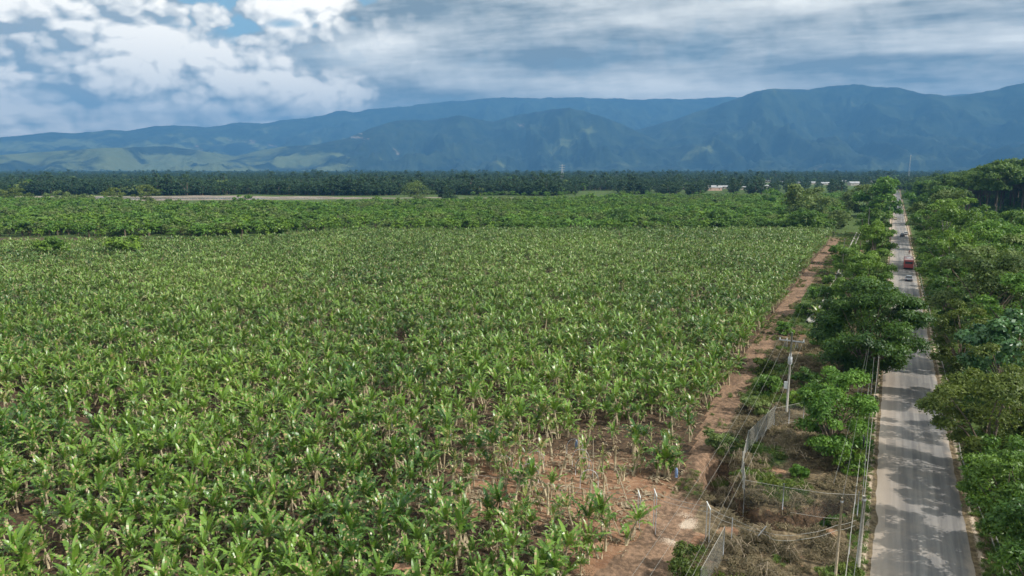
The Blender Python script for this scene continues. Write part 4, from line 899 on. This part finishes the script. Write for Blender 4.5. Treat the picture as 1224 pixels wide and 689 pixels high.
# ------------------------------------------------------------------ vehicles
def wheel(parent, x, y, r=.32, w=.2):
    mb = MB(); mb.tube([(x-w/2, y, r), (x+w/2, y, r)], r, 16); o = mb.build('wheel', M['black'], parent); mb = MB(); mb.tube([(x-w/2-.01, y, r), (x+w/2+.01, y, r)], r*.55, 12); mb.build('rim', M['galv'], o)
def car(x, y, paint, label, rz=0., L=4.3, W=1.75, kind='sedan'):
    t = thing('parked_car' if False else 'car', label, 'car', (x, y, .09), rz); h = L/2; mb = MB()
    mb.prism([(-h, .35), (-h+.08, .78), (-h+.55, .86), (h-1.15, .88), (h-.1, .7), (h, .35), (h-.5, .25), (-h+.5, .25)], -W/2, W/2); body = mb.build('body', M[paint], t)
    mb = MB(); b0, b1, t0, t1 = -h+.45, h-1.15, -h+1.05, h-1.95
    lo, hi = .86, 1.43; wl, wh = W/2-.06, W/2-.24
    v = [(-wl, b0, lo), (wl, b0, lo), (wl, b1, lo), (-wl, b1, lo), (-wh, t0, hi), (wh, t0, hi), (wh, t1, hi), (-wh, t1, hi)]
    for q in ((0, 1, 5, 4), (1, 2, 6, 5), (2, 3, 7, 6), (3, 0, 4, 7)): mb.face([v[i] for i in q])
    mb.build('window', M['glass'], t); mb = MB(); mb.box((0, (t0+t1)/2, hi+.02), (wh*2, t1-t0, .05), top=.93); mb.build('roof', M[paint], t)
    for a_ in (-1, 1):
        for b_ in (-h+.8, h-.85): wheel(t, a_*(W/2-.08), b_)
        mb = MB(); mb.box((a_*(W/2-.22), -h-.005, .68), (.3, .05, .14)); mb.build('tail_light', M['redpaint'], t)
        mb = MB(); mb.box((a_*(W/2-.25), h-.06, .6), (.32, .08, .12)); mb.build('headlight', M['white'], t)
    mb = MB(); mb.box((0, -h-.01, .42), (W*.94, .1, .16)); mb.box((0, h-.02, .38), (W*.94, .1, .16)); mb.build('bumper', M['black'], t); return t
M['redpaint'] = simple('red_paint', (.36, .07, .065), .35, .5, var=.12); M['carsilver'] = simple('grey_paint', (.33, .36, .38), .3, .6, .3, var=.05); M['yellow'] = simple('yellow_paint', (.55, .48, .28), .4, .5, var=.1); M['darkpaint'] = simple('dark_paint', (.05, .055, .07), .3, .5, var=.1); M['pink'] = simple('faded_red_roof', (.55, .36, .34), .5, .3, var=.2)
g = G(1086, 336); car(g.x, g.y, 'carsilver', 'grey saloon car following the red bus')
g = G(1085, 323); bus = thing('bus', 'red coach with a pale roof driving away in the right lane', 'bus', (g.x+.1, g.y+5, .09)); L = 10.5; W = 2.5
mb = MB(); mb.prism([(-L/2, .4), (-L/2-.03, 1.6), (-L/2+.1, 2.75), (-L/2+.4, 2.95), (L/2-.3, 2.95), (L/2, 2.5), (L/2+.05, .4)], -W/2, W/2); mb.build('body', M['redpaint'], bus)
mb = MB(); mb.box((0, 0, 3.02), (W*.94, L*.96, .16), top=.95); rf = mb.build('roof', M['pink'], bus); mb = MB(); mb.box((0, -1, 3.18), (1.2, 2.0, .2), top=.9); mb.build('air_conditioner', M['white'], rf)
mb = MB(); mb.box((0, -L/2-.02, 2.15), (2.0, .12, .7)); mb.build('rear_window', M['glass'], bus)
for s in (-1, 1):
    for k in range(7):
        mb = MB(); mb.box((s*(W/2+.005), -L/2+1.2+k*1.32, 2.1), (.05, 1.15, .8)); mb.build('side_window', M['glass'], bus)
    for b_ in (-L/2+2.2, L/2-2.4): wheel(bus, s*(W/2-.15), b_, .48, .28)
    mb = MB(); mb.box((s*1.0, -L/2-.02, .95), (.25, .1, .3)); mb.build('tail_light', M['redpaint'], bus)
mb = MB(); mb.box((0, -L/2-.05, .5), (2.4, .16, .25)); mb.build('bumper', M['black'], bus)
mb = MB(); mb.box((0, L/2+.03, 1.9), (2.2, .1, 1.2)); mb.build('windscreen', M['glass'], bus)
g = G(1078.5, 283); car(g.x, g.y, 'darkpaint', 'dark car further up the road beyond the red bus', 0, 4.6, 1.85)
g = G(1082.5, 281); car(g.x, g.y+1, 'white', 'white car beside the dark one on the right road edge', 0, 4.4, 1.8)
g = G(1069.5, 263); car(2.6, g.y, 'yellow', 'yellowish car coming down the left lane far away', PI, 4.3, 1.75)
g = G(1070.5, 250); tk_ = thing('truck', 'white box truck at the far end of the visible road', 'truck', (2.9, g.y, .09), PI)
mb = MB(); mb.box((0, -1.2, 1.9), (2.4, 5.2, 2.4)); mb.build('cargo_box', M['white'], tk_); mb = MB(); mb.prism([(1.6, .5), (1.6, 2.4), (2.6, 2.3), (3.2, 1.4), (3.4, 1.3), (3.4, .5)], -1.05, 1.05); cab = mb.build('cab', M['white'], tk_)
mb = MB(); mb.face([(-.9, 2.68, 2.2), (.9, 2.68, 2.2), (.9, 3.2, 1.45), (-.9, 3.2, 1.45)]); mb.build('windscreen', M['glass'], cab); mb = MB(); mb.box((0, .2, .55), (1.0, 6.2, .2)); mb.build('chassis', M['black'], tk_)
for s in (-1, 1):
    for b_ in (-2.4, 2.5): wheel(tk_, s*.95, b_, .45, .25)
# motorcycle with rider
g = G(1086, 304.5); mx = thing('motorcycle', 'small motorcycle ahead of the red bus', 'motorcycle', (g.x+.2, g.y, .09)); 
for yy in (-.62, .62):
    mb = MB(); mb.tube([(-.05, yy, .3), (.05, yy, .3)], .3, 14); mb.build('wheel', M['black'], mx)
mb = MB(); mb.tube([(0, -.62, .3), (0, -.1, .45), (0, .35, .5), (0, .5, .85)], [.05, .09, .09, .04], 8); mb.tube([(0, .62, .3), (0, .45, .95)], .04, 6); mb.build('frame', M['darkpaint'], mx)
mb = MB(); mb.box((0, -.25, .78), (.26, .75, .1), top=.9); mb.build('seat', M['black'], mx); mb = MB(); mb.tube([(-.35, .35, 1.0), (0, .45, .98), (.35, .35, 1.0)], .02, 6); mb.build('handlebar', M['galv'], mx); mb = MB(); mb.box((0, .22, .8), (.26, .42, .22), top=.8); mb.build('fuel_tank', M['redpaint'], mx)
def skin_body(name, verts, edges, rad, m_, loc):
    me = bpy.data.meshes.new(name); me.from_pydata(verts, edges, []); o = link(name, me); o.location = loc
    s = o.modifiers.new('skin', 'SKIN'); s.use_smooth_shade = True
    for i, r in enumerate(rad): me.skin_vertices[0].data[i].radius = (r, r)
    me.skin_vertices[0].data[0].use_root = True; o.modifiers.new('sub', 'SUBSURF').levels = 1; o.modifiers['sub'].render_levels = 1; me.materials.append(m_); return o
vv = [(0, -.2, .92), (0, -.18, 1.15), (0, -.1, 1.42), (0, -.07, 1.52), (0, -.05, 1.66), (-.2, -.1, 1.4), (-.3, .08, 1.18), (-.3, .32, 1.03), (.2, -.1, 1.4), (.3, .08, 1.18), (.3, .32, 1.03), (-.14, -.15, .88), (-.24, .22, .8), (-.2, .05, .35), (-.2, .17, .3), (.14, -.15, .88), (.24, .22, .8), (.2, .05, .35), (.2, .17, .3)]
ee = [(0, 1), (1, 2), (2, 3), (3, 4), (2, 5), (5, 6), (6, 7), (2, 8), (8, 9), (9, 10), (0, 11), (11, 12), (12, 13), (13, 14), (0, 15), (15, 16), (16, 17), (17, 18)]
rider = skin_body('person', vv, ee, [.16, .15, .16, .06, .1, .06, .05, .04, .06, .05, .04, .09, .08, .055, .045, .09, .08, .055, .045], simple('rider_clothes', (.28, .13, .09), .8, .2), (g.x+.2, g.y, .09)); tag(rider, 'person in reddish brown clothes riding the small motorcycle', 'person')
mb = MB(); mb.tube([(0, -.05, 1.58), (0, -.05, 1.64), (0, -.05, 1.72), (0, -.05, 1.79), (0, -.05, 1.82)], [.1, .135, .14, .1, .03], 12); mb.build('helmet', M['darkpaint'], rider, True)

# ------------------------------------------------------------------ village, towers
M['salmon'] = simple('salmon_wall', (.62, .42, .34), .8, .2, var=.1); M['tin'] = simple('pale_tin_roof', (.40, .40, .40), .5, .5, .1, var=.35, scale=.15); M['cream'] = simple('cream_wall', (.42, .39, .34), .85, .2, var=.15)
rs = random.Random(5)
hl = ['long salmon walled building with a pale roof at the left of the village', 'pale roofed house right behind the salmon building', 'white roofed house in the middle left of the village', 'small house alone left of the salmon building', 'white roofed house high in the village centre left', 'low pale roofed shed below the upper village house', 'small pale house right of the village centre left', 'small bright house in the village centre', 'long low pale roof in the village centre', 'long pale roof right of the village centre', 'largest white building at the right of the village', 'pale roofed house in front of the largest white building', 'small white house at the right end of the village', 'tiny pale house far left of the village', 'small pale roof just left of the largest white building']
for (hx, hy, hw, mm), lb in zip(houses, hl):
    g = G(hx, hy); D = proj(g.x, g.y, 0)[2]; w = hw*D/f; dp = min(w*.6, 12); h = 3.4 if hw < 12 else 4.6
    t = thing('house', lb, 'house', (g.x, g.y, 0), YAW+rs.uniform(-.2, .2), 'pale houses of the village'); mb = MB(); mb.box((0, 0, h/2), (w, dp, h)); mb.build('wall', M['salmon' if mm == 'salmon' else 'cream'], t)
    mb = MB(); mb.prism([(-dp/2-.6, h+.02), (0, h+dp*.22+.4), (dp/2+.6, h+.02), (dp/2+.6, h-.12+.02), (-dp/2-.6, h-.1)], -w/2-.5, w/2+.5); mb.build('roof', M['tin'], t)
    for k in (-.3, .3):
        mb = MB(); mb.box((w*k, -dp/2-.01, h*.55), (1.6, .08, 1.3)); mb.build('window', M['glass'], t)
    mb = MB(); mb.box((0, -dp/2-.01, 1.1), (1.1, .08, 2.2)); mb.build('door', M['wood'], t)
def lattice(px, pyb, pyt, D, label, w=7., name='transmission_tower'):
    ph = px_phi(px); x = D*math.tan(ph); h = (203-pyt)/f*D+CAMH; g = FR(D, x/1.0*1.0, 0); t = thing(name, label, 'tower', g, YAW)
    mb = MB(); n = 9
    def wd(k): return w*(1-k)**1.2*.5+.6
    for sx, sy in ((-1, -1), (1, -1), (1, 1), (-1, 1)):
        for i in range(n): a_, b_ = i/n, (i+1)/n; mb.tube([(sx*wd(a_), sy*wd(a_), a_*h), (sx*wd(b_), sy*wd(b_), b_*h)], .22 if w > 5 else .1, 4, cap=False)
    for i in range(n):
        a_, b_ = i/n, (i+1)/n
        for q in range(4):
            c4 = [(-1, -1), (1, -1), (1, 1), (-1, 1)]; s0, s1 = c4[q], c4[(q+1) % 4]; mb.tube([(s0[0]*wd(a_), s0[1]*wd(a_), a_*h), (s1[0]*wd(b_), s1[1]*wd(b_), b_*h)], .13 if w > 5 else .05, 4, cap=False); mb.tube([(s1[0]*wd(a_), s1[1]*wd(a_), a_*h), (s0[0]*wd(b_), s0[1]*wd(b_), b_*h)], .13 if w > 5 else .05, 4, cap=False)
    mb.build('lattice', M['galv'], t)
    if name == 'transmission_tower':
        for k in (.72, .84, .95): mb = MB(); mb.tube([(-6, 0, h*k), (0, 0, h*k+.9), (6, 0, h*k)], .2, 4); mb.tube([(-6, 0, h*k), (6, 0, h*k)], .2, 4); mb.build('crossarm', M['galv'], t)
    else:
        for k in (.7, .85, .97): mb = MB(); mb.tube([(0, -1.2, h*k), (0, -1.2, h*k+2.2)], .3, 6); mb.build('antenna', M['white'], t)
lattice(672, 214, 197, 1500, 'lattice transmission tower standing out of the forest near the centre')
lattice(1087, 214, 186, 1700, 'slim communications mast above the far end of the road', 2.2, 'communications_mast')

# ------------------------------------------------------------------ air
mb = MB(); mb.box((0, 0, 737), (34000, 34000, 1676)); hz = mb.build('haze', None); tag(hz, 'pale blue haze filling the valley', 'haze', kind='stuff')
def haze_fn(nt, out):
    v = nt.n.new('ShaderNodeVolumePrincipled'); v.inputs['Color'].default_value = (.14, .385, .75, 1); v.inputs['Density'].default_value = 9.8e-5; v.inputs['Anisotropy'].default_value = .0
    nt.l.new(v.outputs[0], out.inputs['Volume'])
hz.data.materials.append(mat('valley_air', haze_fn))

# ------------------------------------------------------------------ sky
SUN_EL = math.radians(38); ca = math.radians(113); S = F*math.cos(ca)+R*math.sin(ca)
w = bpy.data.worlds.new('World'); scene.world = w; w.use_nodes = True; w.cycles.sampling_method = 'MANUAL'; w.cycles.sample_map_resolution = 256; nt = NT(w.node_tree); nt.n.clear()
out = nt.n.new('ShaderNodeOutputWorld'); bg = nt.n.new('ShaderNodeBackground'); bg.inputs[1].default_value = .1; nt.l.new(bg.outputs[0], out.inputs[0])
sky = nt.n.new('ShaderNodeTexSky'); sky.sky_type = 'NISHITA'; sky.sun_disc = False; sky.sun_elevation = SUN_EL; sky.sun_rotation = math.atan2(S[0], S[1]); sky.dust_density = 1.5; sky.altitude = 30
tc = nt.node('ShaderNodeTexCoord', out=0)
rot = nt.n.new('ShaderNodeVectorRotate'); rot.rotation_type = 'Z_AXIS'; nt.l.new(tc, rot.inputs['Vector']); rot.inputs['Angle'].default_value = -YAW
x, y, z = nt.sep(rot.outputs[0])
u = nt.m('ARCTAN2', x, y); v = nt.m('ARCTAN2', z, nt.m('SQRT', nt.m('ADD', nt.m('MULTIPLY', x, x), nt.m('MULTIPLY', y, y)))); v = nt.m('DIVIDE', v, nt.m('MAXIMUM', nt.m('COSINE', u), .5))
def U(px): return math.atan((px-612)/f)
def Vv(py): return (203-py)/f
def puff(du, dv, sc, zz):
    """billowing cloud mass: rounded heads on rounded heads, warped a little"""
    uu = nt.m('ADD', u, du); vv = nt.m('MULTIPLY', nt.m('ADD', v, dv), 1.35)
    p = nt.comb(uu, vv, zz)
    wv = nt.node('ShaderNodeTexNoise', {'Vector': p, 'Scale': sc*1.3, 'Detail': 4., 'Roughness': .55}, 1)
    vm = nt.n.new('ShaderNodeVectorMath'); vm.operation = 'MULTIPLY_ADD'; nt.l.new(wv, vm.inputs[0]); vm.inputs[1].default_value = (.42/sc,)*3; nt.l.new(p, vm.inputs[2])
    h = None
    for k, (s_, a_) in enumerate(((1., 1.), (2.3, .50), (5.1, .26), (11., .13))):
        vo = nt.n.new('ShaderNodeTexVoronoi'); vo.feature = 'SMOOTH_F1'; vo.voronoi_dimensions = '2D'; nt.l.new(vm.outputs[0], vo.inputs['Vector'])
        vo.inputs['Scale'].default_value = sc*s_; vo.inputs['Smoothness'].default_value = .45; vo.inputs['Detail'].default_value = 0
        d_ = nt.m('MULTIPLY', vo.outputs['Distance'], 1.25); q = nt.m('MULTIPLY', nt.m('SUBTRACT', 1., nt.m('MULTIPLY', d_, d_)), a_)
        h = q if h is None else nt.m('ADD', h, q)
    n = nt.noise(vm.outputs[0], sc*1.1, 8, .62)
    return nt.m('ADD', h, nt.m('MULTIPLY', n, .75))
SC = 7.5
c0 = puff(0, 0, SC, 3.7); c1 = puff(.007, .010, SC, 3.7); c2 = puff(.022, .034, SC, 3.7)
rel = nt.m('ADD', nt.m('MULTIPLY', nt.m('SUBTRACT', c0, c1), 1.7), nt.m('MULTIPLY', nt.m('SUBTRACT', c0, c2), .5))
big = nt.noise(nt.comb(nt.m('MULTIPLY', u, 3.), nt.m('MULTIPLY', v, 9.), 9.1), 1., 4, .5)
def blob(px, py, sx, sy):
    a_ = nt.m('DIVIDE', nt.m('SUBTRACT', u, U(px)), sx/f); b_ = nt.m('DIVIDE', nt.m('SUBTRACT', v, Vv(py)), sy/f)
    return nt.m('POWER', 2.718, nt.m('MULTIPLY', -1., nt.m('ADD', nt.m('MULTIPLY', a_, a_), nt.m('MULTIPLY', b_, b_))))
def add(a_, *q):
    for k, b_ in q: a_ = nt.m('ADD', a_, nt.m('MULTIPLY', b_, k))
    return a_
clampf = lambda q: nt.m('MINIMUM', nt.m('MAXIMUM', q, 0), 1)
lb = nt.m('ADD', nt.m('ADD', .60, rel), nt.m('ADD', nt.lin(big, .3, .7, -.10, .10), nt.lin(c0, 1.2, 1.9, -.16, .16)))
lb = add(lb, (.22, blob(200, 55, 150, 50)), (-.16, blob(70, 62, 60, 22)), (.12, blob(20, 30, 60, 40)), (-.2, blob(330, 95, 90, 18)), (.1, blob(95, 110, 60, 14)))
lowband = nt.ss(v, Vv(100), Vv(150))
st = nt.noise(nt.comb(nt.m('MULTIPLY', u, 5.5), nt.m('MULTIPLY', v, 34.), 1.3), 1., 8, .6, .3)
lb = nt.mixf(nt.m('MULTIPLY', lowband, .85), lb, nt.m('ADD', nt.lin(st, .34, .66, .25, .86), nt.m('MULTIPLY', rel, .5)))
lcol = nt.mix(clampf(lb), (.30, .34, .375), (1.1, 1.04, .98))
# grey layers on the right
tl = nt.m('ADD', v, nt.m('MULTIPLY', u, -.05))
s1 = nt.noise(nt.comb(nt.m('MULTIPLY', u, 2.8), nt.m('MULTIPLY', tl, 19.), 7.9), 1., 9, .56, .15); s2 = nt.noise(nt.comb(nt.m('MULTIPLY', u, 1.5), nt.m('MULTIPLY', tl, 8.), 2.2), 1., 3, .5)
s3 = nt.noise(nt.comb(nt.m('MULTIPLY', u, 12.), nt.m('MULTIPLY', tl, 40.), 4.4), 1., 7, .6, .2)
rb = nt.m('ADD', nt.lin(s1, .34, .66, -.08, .84), nt.m('ADD', nt.lin(s2, .3, .7, -.12, .12), nt.lin(s3, .3, .7, -.10, .10)))
rb = nt.m('ADD', rb, nt.m('MULTIPLY', rel, .14))
rb = add(rb, (.50, blob(770, 103, 150, 11)), (.25, blob(860, 112, 40, 6)), (.20, blob(700, 8, 260, 22)), (.42, blob(460, 72, 48, 16)), (.22, blob(1130, 66, 120, 10)), (.25, blob(540, 104, 60, 8)), (-.22, blob(1080, 100, 240, 14)), (-.16, blob(600, 70, 150, 10)), (-.22, blob(500, 30, 110, 18)), (-.16, blob(900, 78, 160, 10)), (-.2, blob(1000, 30, 200, 12)), (.15, blob(1100, 45, 120, 8)))
rcol = nt.mix(clampf(rb), (.18, .21, .225), (.88, .86, .83))
side = nt.ss(nt.m('ADD', u, nt.lin(c0, 1.2, 1.9, .06, -.06)), U(350), U(470))
cc = nt.mix(side, lcol, rcol)
gap = add(0., (1.35, blob(345, 2, 75, 22)), (.95, blob(352, 42, 50, 13)), (.95, blob(64, 0, 26, 17)))
gap = nt.m('ADD', gap, nt.m('MULTIPLY', nt.ss(v, .28, .6), .5))
gm = nt.ss(nt.m('SUBTRACT', gap, nt.lin(c0, 1.2, 1.9, -.10, .75)), .04, .34)
skyc = nt.mix(.6, sky.outputs[0], (3.3, 6.0, 7.4))
fin = nt.mix(gm, nt.mix(1., cc, (14., 13.8, 12.8), 'MULTIPLY'), skyc)
nt.l.new(fin, bg.inputs[0])
sl = bpy.data.lights.new('sun', 'SUN'); sl.energy = 5.0; sl.angle = math.radians(.53); sl.color = (1., .955, .88); so = bpy.data.objects.new('sun', sl); COL.objects.link(so)
so.rotation_euler = Vector((S[0]*math.cos(SUN_EL), S[1]*math.cos(SUN_EL), math.sin(SUN_EL))).to_track_quat('Z', 'Y').to_euler()

# ------------------------------------------------------------------ camera and output
cam = bpy.data.cameras.new('camera'); co = bpy.data.objects.new('camera', cam); COL.objects.link(co); cam.sensor_width = 36; cam.lens = 36*f/1224
co.location = (0, 0, CAMH); co.rotation_euler = (math.radians(90)-PITCH, 0, YAW); cam.clip_end = 90000; cam.clip_start = .5; scene.camera = co
scene.view_settings.view_transform = 'Standard'; scene.view_settings.look = 'None'; scene.view_settings.gamma = 1; scene.view_settings.exposure = .33
cy = scene.cycles; cy.use_denoising = True; cy.max_bounces = 5; cy.diffuse_bounces = 2; cy.glossy_bounces = 2; cy.transmission_bounces = 2; cy.volume_bounces = 0; cy.transparent_max_bounces = 4
cy.use_adaptive_sampling = True; cy.adaptive_threshold = .02; cy.sample_clamp_indirect = 4.
